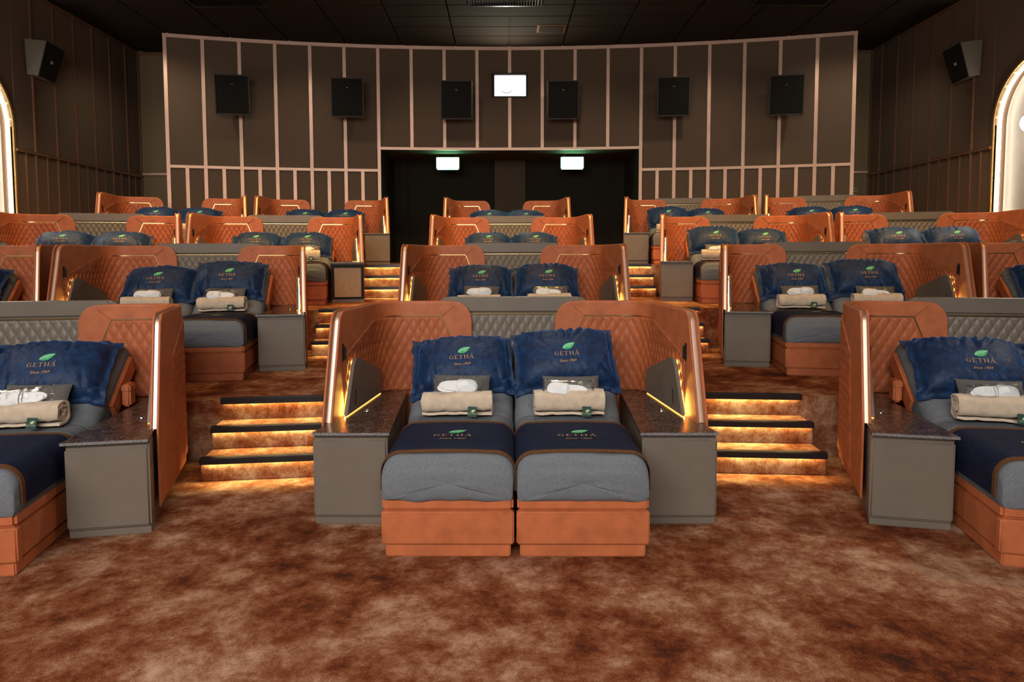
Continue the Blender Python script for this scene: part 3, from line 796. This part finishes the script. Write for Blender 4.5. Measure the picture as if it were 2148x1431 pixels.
# ---- bed
BW, YB = .384, -.046                   # half width, front
TH, ZB0 = .245, .345
SH, ARC = 1.09, .22
HEADL = 0.93
def path(s, th):
    """bottom centre line of the mattress: (y, z, tangent angle)"""
    a0 = SH - ARC / 2
    if s <= a0: return YB + s, ZB0, 0.0
    r = ARC / th
    if s <= a0 + ARC:
        f = (s - a0) / r; return YB + a0 + r * sin(f), ZB0 + r * (1 - cos(f)), f
    d = s - a0 - ARC
    return YB + a0 + r * sin(th) + d * cos(th), ZB0 + r * (1 - cos(th)) + d * sin(th), th
LTOT = SH + ARC / 2 + HEADL - ARC / 2
def section(h, w, r, n=10):
    """half outline from the left bottom over the top to the right bottom, with normals"""
    pts = [(-w, t * (h - r), -1, 0) for t in (0, .25, .5, .75, 1)]
    pts += [(-w + r - r * cos(a), h - r + r * sin(a), -cos(a), sin(a)) for a in [pi / 2 * k / n for k in range(1, n)]]
    m = 20
    pts += [(-w + r + (2 * w - 2 * r) * k / m, h, 0, 1) for k in range(m + 1)]
    pts += [(w - r + r * sin(a), h - r + r * cos(a), sin(a), cos(a)) for a in [pi / 2 * k / n for k in range(1, n)]]
    pts += [(w, t * (h - r), 1, 0) for t in (1, .75, .5, .25, 0)]
    return pts
def mat_dims(s):
    rf = .085
    e = rf - sqrt(max(0, rf * rf - (rf - s) ** 2)) if s < rf else 0.0
    sb = LTOT - s; e2 = .05 - sqrt(max(0, .0025 - (.05 - sb) ** 2)) if sb < .05 else 0.0
    return TH - e * .9 - e2 * .6, BW - e * .10 - e2 * .4
def mat_row(s, th, off=0.0, wr=0.0, seed=0):
    h, w = mat_dims(s); y, z, t = path(s, th); row = []
    for (x, hh, nx, nh) in section(h, w, .10):
        crown = .014 * (1 - (x / w) ** 2) * (1 if hh > .6 * h else 0)
        d = off
        if wr:
            q = nz(x * 3.1 + seed, s * 4.2, hh * 4) * .0045
            fold = math.exp(-((s - SH) / .22) ** 2)
            q += fold * .012 * (abs(nz(x * 2.2 + seed * 3, s * 26 + 3 * x, 1.7)) - .25)
            q += .004 * nz(x * 9 + seed, s * 9, hh * 9)
            d += q * wr
        X = x + nx * d; Hh = hh + crown + nh * d
        row.append((X, y - sin(t) * Hh, z + cos(t) * Hh))
    return row
def mattress(th, seed):
    st = [0, .003, .008, .016, .028, .042, .058, .075, .095] + [.12 + (LTOT - .18) * i / 90 for i in range(91)] + [LTOT - .045, LTOT - .03, LTOT - .015, LTOT - .006, LTOT]
    rows = [mat_row(s, th, 0, 1.0, seed) for s in st]
    # gather the sheet hem: uneven lower edge on the front and sides
    mb = MB()
    for i, row in enumerate(rows):
        for j in (0, len(row) - 1):
            x, y, z = row[j]; row[j] = (x * .975, y + (.006 if i == 0 else 0), z - .006 - .010 * nz(y * 5 + seed, x * 3, 2))
    mb.grid(rows, flip=True)
    # front face: loops shrinking towards the middle, slightly bulged and creased
    fr = rows[0]; n = len(fr); cx, cz = 0.0, ZB0 + .10
    base_line = [(fr[-1][0] + (fr[0][0] - fr[-1][0]) * k / 24, fr[0][1] - .006, ZB0 - .006 - .012 * nz(k * .22 + seed, 5, 1)) for k in range(1, 24)]
    loop = list(fr) + base_line; rings = [loop]
    for f, yo in ((.96, -.004), (.88, -.010), (.75, -.015), (.58, -.018), (.4, -.019), (.22, -.02)):
        rings.append([(cx + (x - cx) * f, y + yo - .007 * nz(x * f * 3.5 + seed, z * 6, 3) * (1 - f) * 1.6 - .004 * max(0, sin((x * f * 9 + z * 26 + 3 * nz(x * 3, z * 3, seed)) + seed * 2) - .45) * (1 - abs(2 * f - 1)), cz + (z - cz) * f) for x, y, z in loop])
    V = [p for r in rings for p in r]; m = len(loop); F = []
    for i in range(len(rings) - 1):
        for k in range(m): F.append((i * m + k, (i + 1) * m + k, (i + 1) * m + (k + 1) % m, i * m + (k + 1) % m))
    V.append((cx, fr[0][1] - .02, cz)); c = len(V) - 1
    for k in range(m): F.append(((len(rings) - 1) * m + (k + 1) % m, (len(rings) - 1) * m + k, c))
    mb.add(V, F)
    # head end and underside
    tail = rows[-1]; tc = (0.0, sum(p[1] for p in tail) / len(tail), sum(p[2] for p in tail) / len(tail)); nt_ = len(tail)
    mb.add(list(tail) + [tc], [(k, (k + 1) % nt_, nt_) for k in range(nt_)])
    mb.grid([[r[0], r[-1]] for r in rows])
    b = bmesh.new(); me = bpy.data.meshes.new('tmp'); me.from_pydata(mb.v, [], mb.f); b.from_mesh(me); bpy.data.meshes.remove(me)
    bmesh.ops.remove_doubles(b, verts=b.verts, dist=.0003); return MB().bm(b)
def bed_proto(th, seed, outer, pouch):
    p = Proto('reclining_bed')
    sgn = outer
    p.part('base_box', MB().box(-.372, .372, .005, 1.84, .078, .274, .01, 2).mesh('base_box', TAN))
    p.part('front_panel', MB().box(-.383, .383, -.045, .012, .079, .273, .009, 3).mesh('front_panel', TAN))
    p.part('plinth', MB().box(-.363, .363, -.028, 1.82, 0, .080, .008, 2).mesh('plinth', TAN))
    p.part('padded_rim', MB().box(-.379, .379, -.039, 1.14, .275, .354, .016, 4).mesh('padded_rim', TAN))
    # leather board behind the raised head
    rows = []
    for s in [SH + .12 + (LTOT - SH - .13) * i / 6 for i in range(7)]:
        y, z, t = path(s, th); rows.append((y, z, t))
    brd = MB()
    g = []
    for (y, z, t) in rows:
        g.append([(-.372, y + sin(t) * .004, z - cos(t) * .004), (.372, y + sin(t) * .004, z - cos(t) * .004), (.372, y + sin(t) * .06, z - cos(t) * .06), (-.372, y + sin(t) * .06, z - cos(t) * .06), (-.372, y + sin(t) * .004, z - cos(t) * .004)])
    brd.grid(g); brd.add(g[0][:4], [(0, 1, 2, 3)]); brd.add(g[-1][:4], [(3, 2, 1, 0)])
    p.part('head_board', brd.mesh('head_board', TAN, ang=30))
    p.part('mattress', mattress(th, seed).mesh('mattress', SHEET, ang=60, fixn=False), 'grey sheeted mattress')
    # tan rest beside the head
    y, z, t = path(SH + .62, th)
    Mx = Matrix.Translation((outer * .398, y, z)) @ Matrix.Rotation(t, 4, 'X')
    p.part('side_rest', MB().box(-.014, .016, -.28, .25, .0, .15, .012, 3, M=Mx).mesh('side_rest', TAN), 'tan leather side pad')
    if pouch:
        q = MB(); q.box(outer * .455 - .030, outer * .455 + .030, 1.40, 1.52, ZM + .003, ZM + .165, .014, 3); q.box(outer * .455 - .034, outer * .455 + .034, 1.394, 1.526, ZM + .110, ZM + .172, .012, 3)
        p.part('pouch', q.mesh('pouch', TAN), 'small tan leather pouch')
    return p

# ---- lettering and leaf
LET = {}
def _stroke(a, b, wa, wb=None):
    wb = wa if wb is None else wb
    a, b = Vector(a), Vector(b); d = (b - a).normalized(); n = Vector((-d.y, d.x))
    return [a + n * wa / 2, a - n * wa / 2, b - n * wb / 2, b + n * wb / 2]
def _bar(x0, x1, y0, y1): return [Vector((x0, y0)), Vector((x1, y0)), Vector((x1, y1)), Vector((x0, y1))]
TK, TN = .15, .06
def letters():
    L = {}
    g = []; cx, cy, rx_, ry_ = .48, .5, .43, .49
    A = [R(48 + (312 - 48) * i / 18) for i in range(19)]
    def P(a, f): w = TN + (TK - TN) * max(0, -cos(a)) ** 1.2; return Vector((cx + (rx_ - (0 if f else w)) * cos(a), cy + (ry_ - (0 if f else min(w, .09))) * sin(a)))
    for a, b in zip(A, A[1:]): g.append([P(a, 1), P(b, 1), P(b, 0), P(a, 0)])
    g += [_bar(.70, .70 + TK * .85, .10, .45), _bar(.58, .95, .43, .48), _bar(.735, .775, .72, .93)]
    L['G'] = (g, .98)
    L['E'] = ([_bar(.10, .10 + TK, 0, 1), _bar(0, .62, .95, 1), _bar(0, .68, 0, .05), _bar(.2, .50, .48, .53), _bar(.58, .62, .80, 1), _bar(.64, .68, 0, .22), _bar(.47, .51, .40, .62)], .76)
    L['T'] = ([_bar(.36, .36 + TK, 0, 1), _bar(.0, .88, .95, 1), _bar(.0, .04, .78, 1), _bar(.84, .88, .78, 1), _bar(.26, .62, 0, .045)], .92)
    L['H'] = ([_bar(.10, .10 + TK, 0, 1), _bar(.72, .72 + TK, 0, 1), _bar(.2, .75, .48, .53), _bar(0, .35, 0, .045), _bar(0, .35, .955, 1), _bar(.62, .97, 0, .045), _bar(.62, .97, .955, 1)], 1.02)
    L['A'] = ([_stroke((.12, .0), (.46, 1.0), TN, TN), _stroke((.78, .0), (.46, 1.02), TK, TK * .8), _bar(.22, .70, .30, .35), _bar(0, .26, 0, .045), _bar(.64, .98, 0, .045), _stroke((.50, 1.12), (.66, 1.36), .05, .10)], .98)
    return L
LET = letters()
def word_quads(h):
    x = 0; out = []
    for ch in 'GETHA':
        q, w = LET[ch]; out += [[Vector((x + p.x, p.y)) * h for p in poly] for poly in q]; x += w + .16
    W_ = (x - .16) * h
    return [[Vector((p.x - W_ / 2, p.y)) for p in poly] for poly in out]
_since = None
def since_polys(h):
    global _since
    if _since is None:
        c = bpy.data.curves.new('since', 'FONT'); c.body = 'Since 1969'; c.size = 1; c.shear = .38; c.resolution_u = 3; c.align_x = 'CENTER'
        o = bpy.data.objects.new('since', c); COL.objects.link(o)
        dg = bpy.context.evaluated_depsgraph_get(); m = o.evaluated_get(dg).to_mesh()
        _since = ([v.co.copy() for v in m.vertices], [tuple(p.vertices) for p in m.polygons])
        o.evaluated_get(dg).to_mesh_clear(); bpy.data.objects.remove(o); bpy.data.curves.remove(c)
    return [Vector((v.x * h, v.y * h)) for v in _since[0]], _since[1]
def leaf_pts(L, n=14):
    """almond along x, from -L/2 to L/2: upper edge, mid line, lower edge"""
    up, mid, lo = [], [], []
    for i in range(n + 1):
        t = i / n; x = -L / 2 + L * t
        w = L * .27 * (sin(pi * t ** .85)) ** .8
        bow = -.04 * L * sin(pi * t)
        up.append(Vector((x, bow + w))); mid.append(Vector((x, bow * .5 + .01 * L * sin(2 * pi * t)))); lo.append(Vector((x, bow - w * .95)))
    a = R(27); c, s = cos(a), sin(a)
    rot = lambda v: Vector((v.x * c - v.y * s, v.x * s + v.y * c))
    return [rot(v) for v in up], [rot(v) for v in mid], [rot(v) for v in lo], rot
def logo_meshes(fn, hw=.034, L=.115, since=True, mats=(LEAF1, LEAF2, PALE), thread=THREAD, sub=True):
    """fn(x, y, lift) -> 3-D point. returns (lettering mesh, leaf mesh)"""
    t = MB()
    for poly in word_quads(hw):
        a, b, c, d = poly
        n = 3 if max((a - b).length, (b - c).length) > hw * .4 and sub else 1
        rows = [[fn(*(a.lerp(d, i / n).lerp(b.lerp(c, i / n), j / n)), .0) for j in range(n + 1)] for i in range(n + 1)]
        t.grid(rows)
    t2 = MB()
    if since:
        V, F = since_polys(hw * .80)
        t2.add([fn(v.x, v.y - hw * 1.45, .0) for v in V], F)
    lf = MB(); up, mid, lo, rot = leaf_pts(L); o = Vector((hw * .55, hw * 1.35 + L * .36))
    lf.grid([[fn(*(p + o), .0005), fn(*(p.lerp(q, .5) + o), .0005), fn(*(q + o), .0005)] for p, q in zip(mid, up)], mi=0)
    lf.grid([[fn(*(p + o), .0005), fn(*(p.lerp(q, .5) + o), .0005), fn(*(q + o), .0005)] for p, q in zip(mid, lo)], mi=1)
    vw = L * .011
    lf.grid([[fn(*(p + o + rot(Vector((0, -vw)))), .0016), fn(*(p + o + rot(Vector((0, vw)))), .0016)] for p in mid], mi=2)
    for i in range(2, 12, 2):
        for ed, sg in ((up, 1), (lo, -1)):
            a, b = mid[i], mid[i].lerp(ed[min(i + 2, 14)], .8)
            q = _stroke(a, b, L * .010, L * .005); lf.add([fn(*(p + o), .0013) for p in q], [(0, 1, 2, 3)], mi=2 if sg > 0 else 0)
    if since:
        for (dx, dy, r_) in ((.0, -.13, .045), (.11, -.12, .035), (-.07, -.10, .025)):     # dew drops
            cc = rot(Vector((dx * L, dy * L))) + o
            lf.add([fn(cc.x + r_ * L * cos(2 * pi * k / 10), cc.y + r_ * L * .7 * sin(2 * pi * k / 10), .002) for k in range(10)], [tuple(range(10))], mi=2)
    return t.mesh('lettering', thread, smooth=False, fixn=False), (t2.mesh('small_lettering', thread, smooth=False, fixn=False) if since else None), lf.mesh('leaf_emblem', list(mats), smooth=False, fixn=False)

# ---- runner across the foot of the bed
def runner_proto(seed):
    S0, S1 = .055, .76; p = Proto('bed_runner')
    def strip(s0, s1, n, off, thick):
        rows_t, rows_b = [], []
        for i in range(n + 1):
            s = s0 + (s1 - s0) * i / n
            r = mat_row(s, .6, off + .0025 * nz(s * 7, seed, 3)); rows_t.append(r[1:-1]); rows_b.append(mat_row(s, .6, off - thick)[1:-1])
        m = MB(); m.grid(rows_t); m.grid(rows_b, flip=True)
        m.grid([[a, b] for a, b in zip(rows_t[0], rows_b[0])]); m.grid([[a, b] for a, b in zip(rows_b[-1], rows_t[-1])])
        m.grid([[rows_t[i][0], rows_b[i][0]] for i in range(n + 1)]); m.grid([[rows_b[i][-1], rows_t[i][-1]] for i in range(n + 1)])
        return m
    p.root = strip(S0 + .01, S1 - .01, 26, .010, .006).mesh('bed_runner', RUN, ang=60)
    p.part('border', strip(S0, S0 + .035, 4, .0125, .006).mesh('border', SUEDE, ang=60), 'brown suede border')
    p.part('border', strip(S1 - .035, S1, 4, .0125, .006).mesh('border', SUEDE, ang=60), 'brown suede border')
    def fn(x, y, lift):
        s = .36 + y; h, w = mat_dims(s); yy, z, t = path(s, .6)
        return (x, yy, z + h + .014 * (1 - (x / w) ** 2) + .0155 + lift)
    a, c, b = logo_meshes(fn, .046, .125)
    p.part('lettering', a, 'gold lettering'); p.part('small_lettering', c, 'small gold script lettering'); p.part('leaf_emblem', b, 'green leaf emblem')
    return p
# ---- pillow: x right, y up the slope, z away from it
def pillow_proto(seed):
    HX, HY, T = .348, .250, .165
    FX, FY = .056, .048
    rnd = random.Random(seed)
    folds = [(rnd.uniform(-1, 1), rnd.choice((-1, 1)) * rnd.uniform(.75, .95), rnd.uniform(-.6, .6)) for _ in range(16)]
    def height(p, q):
        f = max(0, 1 - abs(p) ** 3.2) * max(0, 1 - abs(q) ** 3.0)
        return T * f ** .58
    def top(x, y):
        p, q = x / HX, y / HY; h = height(p, q) if abs(p) < 1 and abs(q) < 1 else 0
        m = 1 - math.exp(-((x / .16) ** 4 + ((y + .07) / .13) ** 4)) * .93
        edge = max(abs(p), abs(q)); w = 0.0
        w += .016 * (nz(x * 5 + seed, y * 6, 1)) * m
        # pulled folds running in from the edges
        for (fx, fq, sl) in folds:
            d = (p - fx - sl * (q - fq)); along = math.exp(-((q - fq) / .45) ** 2)
            w -= .014 * along * math.exp(-(d / .04) ** 2) * m
            w += .008 * along * math.exp(-((d - .09) / .06) ** 2) * m
        w += .006 * abs(nz(x * 16 + y * 9, y * 14 - x * 6, seed)) * m
        fl = max(0, edge - .96)
        if edge > .96:
            k = min(1, (edge - .96) / .1)
            ang = math.atan2(y / HY, x / HX)
            w = w * (1 - k) + k * (.024 * nz(cos(ang) * 2.4 + seed, sin(ang) * 2.4, 2) + .004 * nz(cos(ang) * 9 + seed, sin(ang) * 9, 4) - .010)
            if abs(p) > .9 and abs(q) > .85: w += .04 * k * nz(p * 2 + seed, q * 2, 8) - .022 * k
        return h + w
    def xy(u, v):   # u, v in [-1, 1] with the flange in the outer part
        def f(u, H, Fl):
            a = abs(u); s = 1 if u >= 0 else -1
            return s * (H * a / .86 if a < .86 else H + Fl * (a - .86) / .14)
        x, y = f(u, HX, FX), f(v, HY, FY)
        k = 1 - .055 * (1 - (abs(v)) ** 2) * (abs(u) > .5) * (abs(u) - .5) * 2
        k2 = 1 - .07 * (1 - (abs(u)) ** 2) * (abs(v) > .5) * (abs(v) - .5) * 2
        wob = .014 * nz(u * 4 + seed, v * 4, 5) * max(abs(u), abs(v)) ** 6
        return x * k + wob, y * k2 + wob
    def lin(n): return [-1 + 2 * i / n for i in range(n + 1)]
    U, V = lin(76), lin(56)
    gt, gb = [], []
    for u in U:
        a, b = [], []
        for v in V:
            x, y = xy(u, v); z = top(x, y); a.append((x, y, z))
            p, q = x / HX, y / HY; h = height(p, q) if abs(p) < 1 and abs(q) < 1 else 0
            b.append((x, y, min(z - .004, -.30 * h + (z - .004 if h == 0 else -.004))))
        gt.append(a); gb.append(b)
    mb = MB(); mb.grid(gt); mb.grid(gb, flip=True)
    n, m = len(U), len(V)
    mb.grid([[gt[i][0], gb[i][0]] for i in range(n)], flip=True); mb.grid([[gt[i][-1], gb[i][-1]] for i in range(n)])
    mb.grid([[gt[0][j], gb[0][j]] for j in range(m)]); mb.grid([[gt[-1][j], gb[-1][j]] for j in range(m)], flip=True)
    p = Proto('pillow', mb.mesh('pillow', VELVET, ang=80))
    def fn(x, y, lift): return (x, y - .085, top(x, y - .085) + .0030 + lift)
    a, c, b = logo_meshes(fn, .035, .105)
    p.part('lettering', a, 'gold lettering'); p.part('small_lettering', c, 'small gold script lettering'); p.part('leaf_emblem', b, 'green leaf emblem')
    return p
def cushion_proto():
    rows_t, rows_b = [], []
    for i in range(33):
        u = -1 + i / 16; a, b = [], []
        for j in range(25):
            v = -1 + j / 12
            f = (max(0, 1 - abs(u) ** 4) * max(0, 1 - abs(v) ** 4)) ** .5
            x = .205 * u * (1 - .03 * (1 - v * v)); y = .135 * v * (1 - .05 * (1 - u * u))
            w = .003 * nz(x * 12, y * 12, 3)
            a.append((x, y, .045 * f + w)); b.append((x, y, -.04 * f + w - .001))
        rows_t.append(a); rows_b.append(b)
    m = MB(); m.grid(rows_t); m.grid(rows_b, flip=True)
    m.grid([[r[0], q[0]] for r, q in zip(rows_t, rows_b)]); m.grid([[r[-1], q[-1]] for r, q in zip(rows_t, rows_b)])
    m.grid([[r, q] for r, q in zip(rows_t[0], rows_b[0])]); m.grid([[r, q] for r, q in zip(rows_t[-1], rows_b[-1])])
    return Proto('travel_cushion', m.mesh('travel_cushion', CUSH, ang=70))
# ---- folded blanket: a thick cloth wound into a flat roll along x
def blanket_proto(seed, tall=.165):
    D, H, t = .185, tall, .017
    turns = 2.6; n = 120; prof = []
    for i in range(n + 1):
        f = i / n; a = -pi * .62 + 2 * pi * turns * f
        k = 1 - f * .80
        ry, rz = D / 2 * k, H / 2 * k
        c, s = cos(a), sin(a); e = .72
        prof.append((ry * math.copysign(abs(c) ** e, c), rz * math.copysign(abs(s) ** e, s) + H / 2))
    L = .245; X = [-1 + 2 * j / 30 for j in range(31)]
    out, inn = [], []
    for i, (y, z) in enumerate(prof):
        y2, z2 = prof[min(i + 1, n)]; y1, z1 = prof[max(i - 1, 0)]
        d = Vector((y2 - y1, z2 - z1)).normalized(); nn = Vector((d.y, -d.x))
        ro, ri = [], []
        ph = i / n
        for u in X:
            x = u * (L + .010 * nz(ph * 6, seed, 3) + .006 * nz(ph * 22, seed, 9))
            w = .010 * nz(x * 4 + y * 6 + seed, ph * 5 + x * 3, 2) + .007 * nz(x * 13 + seed, ph * 14 + x * 9, 5) - .004 * abs(nz(x * 20 + ph * 12, seed, 7))
            w *= 1 if ph < .45 else .3
            sq = 1 + .05 * nz(x * 3, seed, 1)
            ro.append((x, y * sq + nn.x * (t / 2 + w), z * sq + nn.y * (t / 2 + w))); ri.append((x, y * sq - nn.x * (t / 2 - w), z * sq - nn.y * (t / 2 - w)))
        out.append(ro); inn.append(ri)
    m = MB(); m.grid(out); m.grid(inn, flip=True)
    m.grid([[a, b] for a, b in zip(out[0], inn[0])]); m.grid([[a, b] for a, b in zip(out[-1], inn[-1])])
    m.grid([[out[i][0], inn[i][0]] for i in range(n + 1)]); m.grid([[out[i][-1], inn[i][-1]] for i in range(n + 1)])
    zmin = min(v[2] for v in m.v); m.v = [(x, y, z - zmin) for x, y, z in m.v]
    p = Proto('folded_blanket', m.mesh('folded_blanket', TOWEL, ang=65))
    yf = -D / 2 - .020
    tx = .11
    T = Matrix.Translation((tx, yf, .044)) @ Matrix.Rotation(R(-16), 4, 'X') @ Matrix.Rotation(R(3), 4, 'Y')
    tg = MB().box(-.031, .031, -.002, .002, -.036, .034, M=T)
    def fn(x, y, lift): return tuple(T @ Vector((x, -.0032 - lift, y - .020)))
    a, c, b = logo_meshes(fn, .0098, .032, since=False, mats=(CREAM, CREAM, DGREEN), thread=CREAM, sub=False)
    p.part('cloth_label', tg.mesh('cloth_label', DGREEN, smooth=False), 'dark green cloth label', [('lettering', a), ('leaf_emblem', b)])
    return p
# ---- wrapped slippers: lie in the x-y plane, z up
def slipper_proto(seed):
    p = Proto('wrapped_slippers')
    def outline(n=36):
        pts = []
        for i in range(n):
            a = 2 * pi * i / n; x = .138 * cos(a); w = .048 + .010 * (x / .138) - .007 * math.exp(-((x + .02) / .05) ** 2)
            pts.append((x, w * math.copysign(abs(sin(a)) ** .8, sin(a))))
        return pts
    def slip(dx, dy, dz, rot):
        Mx = Matrix.Translation((dx, dy, dz)) @ Matrix.Rotation(rot, 4, 'Z')
        sole = MB().prism(outline(), 0, .011, .004, 2, Mx)
        up = MB(); rows = []
        for i in range(11):
            x = .0 + .128 * i / 10; hw = (.048 + .010 * (x / .138)) * sqrt(max(0, 1 - (x / .140) ** 4)); hh = .032 * (1 - (i / 10) ** 2 * .6)
            rows.append([tuple(Mx @ Vector((x, hw * cos(pi * k / 10), .011 + hh * sin(pi * k / 10)))) for k in range(11)])
        up.grid(rows)
        return sole, up
    for (dx, dy, dz, ro) in ((0, 0, .0, .03), (.012, .004, .014, -.05)):
        s, u = slip(dx, dy, dz, ro)
        p.part('slipper', s.mesh('slipper', WHITE, ang=50), None, [('toe_strap', u.mesh('toe_strap', WHITE, ang=80))])
    # crumpled clear bag
    bag = MB(); rows_t, rows_b = [], []
    for i in range(29):
        u = -1 + i / 14; a, b = [], []
        for j in range(15):
            v = -1 + j / 7
            f = (max(0, 1 - abs(u) ** 3) * max(0, 1 - abs(v) ** 3)) ** .5
            x, y = .182 * u, .072 * v
            k = 1.0 + 1.6 * max(0, abs(u) - .78) / .22
            w = .008 * k * nz(x * 22 + seed, y * 22, 2) + .004 * k * nz(x * 60 + seed, y * 60, 2)
            a.append((x, y, .014 + .040 * f + w)); b.append((x, y, .010 - .016 * f + w))
        rows_t.append(a); rows_b.append(b)
    bag.grid(rows_t); bag.grid(rows_b, flip=True)
    p.part('clear_bag', bag.mesh('clear_bag', FILM, ang=20), 'clear crumpled plastic bag')
    return p

THS = {'a': R(33), 'b': R(39), 'c': R(35), 'd': R(29)}
BEDP = {}
def bed_for(key, seed, outer, pouch):
    k = (key, outer, pouch)
    if k not in BEDP: BEDP[k] = bed_proto(THS[key], {'a': 1.3, 'b': 5.2, 'c': 9.1, 'd': 12.4}[key] + outer * .7, outer, pouch)
    return BEDP[k]
RUNNERS = [runner_proto(1), runner_proto(4)]
PILLOWS = [pillow_proto(3), pillow_proto(11), pillow_proto(29)]
CUSHION = cushion_proto()
BLANKETS = [blanket_proto(2), blanket_proto(8, .155), blanket_proto(15, .170)]
SLIPPERS = [slipper_proto(2), slipper_proto(6)]

PODS = {  # x, y, z, rotation
 'R1C': (0.065, 3.805, 0, -0.55), 'R1L': (-3.417, 3.448, 0, 10.63), 'R1R': (3.521, 3.500, 0, -13.01),
 'R2C': (0.128, 6.756, 1, 0.29), 'R2L': (-3.326, 6.458, 1, 10.27), 'R2LL': (-5.820, 5.848, 1, 17.44), 'R2R': (3.630, 6.646, 1, -10.03), 'R2RR': (6.137, 6.066, 1, -16.93),
 'R3C': (0.135, 9.747, 2, 0.32), 'R3L': (-3.299, 9.432, 2, 10.87), 'R3LL': (-5.789, 8.830, 2, 17.48), 'R3R': (3.628, 9.594, 2, -8.08), 'R3RR': (6.135, 9.089, 2, -15.25),
 'R4C': (0.080, 12.810, 3, 0.20), 'R4LL': (-5.960, 11.893, 3, 17.08), 'R4L': (-3.430, 12.493, 3, 9.64), 'R4R': (3.592, 12.570, 3, -8.38), 'R4RR': (6.147, 12.055, 3, -14.99)}
LOWBACK = {'R4C', 'R4L', 'R4LL'}
ANG = {'R1C': 'ab', 'R1L': 'cc', 'R1R': 'cc', 'R2C': 'ac', 'R2L': 'ab', 'R2R': 'cb', 'R3R': 'bc', 'R3C': 'dd', 'R3L': 'dd', 'R3LL': 'dd', 'R4R': 'bc'}
# twice the booth number, plus one for the right bed: things hidden behind the rows in front or outside the frame
OFF = (2, 5, 10, 11, 14, 15)
DEEP = OFF + (16, 17, 18, 20, 21, 23, 24, 25, 26, 27, 28, 30, 31, 33, 34, 35)
HIDDEN = {'bed': (10, 15), 'pillow': (10, 15), 'cabinet': OFF + (20, 21, 24, 25), 'runner': DEEP, 'slippers': DEEP, 'blanket': DEEP,
          'cushion': OFF + (16, 17, 26, 27, 28, 29, 30, 31, 33, 34, 35)}
ROWN = {'1': 'front', '2': 'second', '3': 'third', '4': 'back'}
POSN = {'C': 'middle', 'L': 'left', 'R': 'right', 'LL': 'far left', 'RR': 'far right'}
def slope(th, s, up=0.0, x=0.0):
    """frame on the sheet: x across, y up the slope, z out of the sheet"""
    y, z, t = path(s, th); h = TH + .012
    o = Vector((x, y - sin(t) * (h + up), z + cos(t) * (h + up)))
    return Matrix.Translation(o) @ Matrix.Rotation(t, 4, 'X')
idx = 0
for pod, (nm, (x, y, k, ro)) in enumerate(PODS.items()):
    row, pos = ROWN[nm[1]], POSN[nm[2:]]
    MP = Matrix.Translation((x, y, LEVEL[k])) @ Matrix.Rotation(R(ro), 4, 'Z')
    booth = '%s booth, %s row' % (pos, row)
    (SHELL_LOW if nm in LOWBACK else SHELL).place(MP, 'tan leather bed booth with quilted wings, %s in the %s row' % (pos, row), 'bed booth', 'twin bed booths in curved rows')
    for sd in ('left', 'right'):
        key = nm + sd[0]; num = 2 * pod + (sd == 'right')
        sg = -1 if sd == 'left' else 1
        where = '%s %s, %s' % (sd, 'bed', booth)
        if num not in HIDDEN['cabinet']:
            bare = nm == 'R3L' and sd == 'right'
            c = CAB['bare' if bare else sd]
            c.place(MP @ Matrix.Translation((sg * abs(CABO[0]), CABO[1], 0)), ('cabinet with a bare beige door, %s side of %s' if bare else 'grey leather cabinet with dark marble top, %s side of %s') % (sd, booth), 'cabinet', 'marble topped side cabinets')
        tk = ANG.get(nm, 'cc')[0 if sd == 'left' else 1]; th = THS[tk]
        MB_ = MP @ Matrix.Translation((sg * .390, 0, 0))
        rnd = random.Random(idx * 7 + 3); idx += 1
        if num not in HIDDEN['bed']:
            bed_for(tk, idx, sg, nm in ('R1L', 'R1R')).place(MB_, 'reclined tan leather bed with grey sheet, %s' % where, 'bed', 'reclining twin beds')
        if num not in HIDDEN['runner']:
            RUNNERS[idx % 2].place(MB_, 'navy runner with brown borders across the %s' % where, 'bed runner', 'navy bed runners')
        if num not in HIDDEN['pillow']:
            j = rnd.uniform(-1, 1)
            sp = SH + .535 + (.035 if tk == 'b' else 0)
            PILLOWS[idx % 3].place(MB_ @ slope(th, sp, .058, .012 * j) @ Matrix.Rotation(R(6), 4, 'X') @ Matrix.Rotation(R(1.6) * rnd.uniform(-1, 1) + (R(4.2) if key == 'R1Cl' else R(3.2) if key == 'R1Cr' else 0), 4, 'Z'), 'navy velvet pillow with green leaf emblem, %s' % where, 'pillow', 'navy velvet pillows')
        if num not in HIDDEN['cushion']:
            CUSHION.place(MB_ @ slope(th, SH + .185, .115, .02 + .02 * j) @ Matrix.Rotation(R(20), 4, 'X') @ Matrix.Rotation(R(2) * rnd.uniform(-1, 1), 4, 'Z'), 'small grey cushion propped on the navy pillow, %s' % where, 'cushion', 'small grey cushions')
        if num not in HIDDEN['slippers']:
            SLIPPERS[idx % 2].place(MB_ @ slope(th, SH + .150, .190, -.01 + .02 * j) @ Matrix.Rotation(R(24), 4, 'X') @ Matrix.Rotation(R(4) * rnd.uniform(-1, 1) + (pi if sd == 'right' else 0), 4, 'Z'), 'white slippers in a clear bag, %s' % where, 'slippers', 'bagged white slippers')
        if num not in HIDDEN['blanket']:
            BLANKETS[idx % 3].place(MB_ @ slope(th, SH - .165, .016, -.005 + .015 * j) @ Matrix.Rotation(R(-2), 4, 'X') @ Matrix.Rotation(R(4) * rnd.uniform(-1, 1), 4, 'Z'), 'rolled beige blanket with dark green label, %s' % where, 'blanket', 'rolled beige blankets')
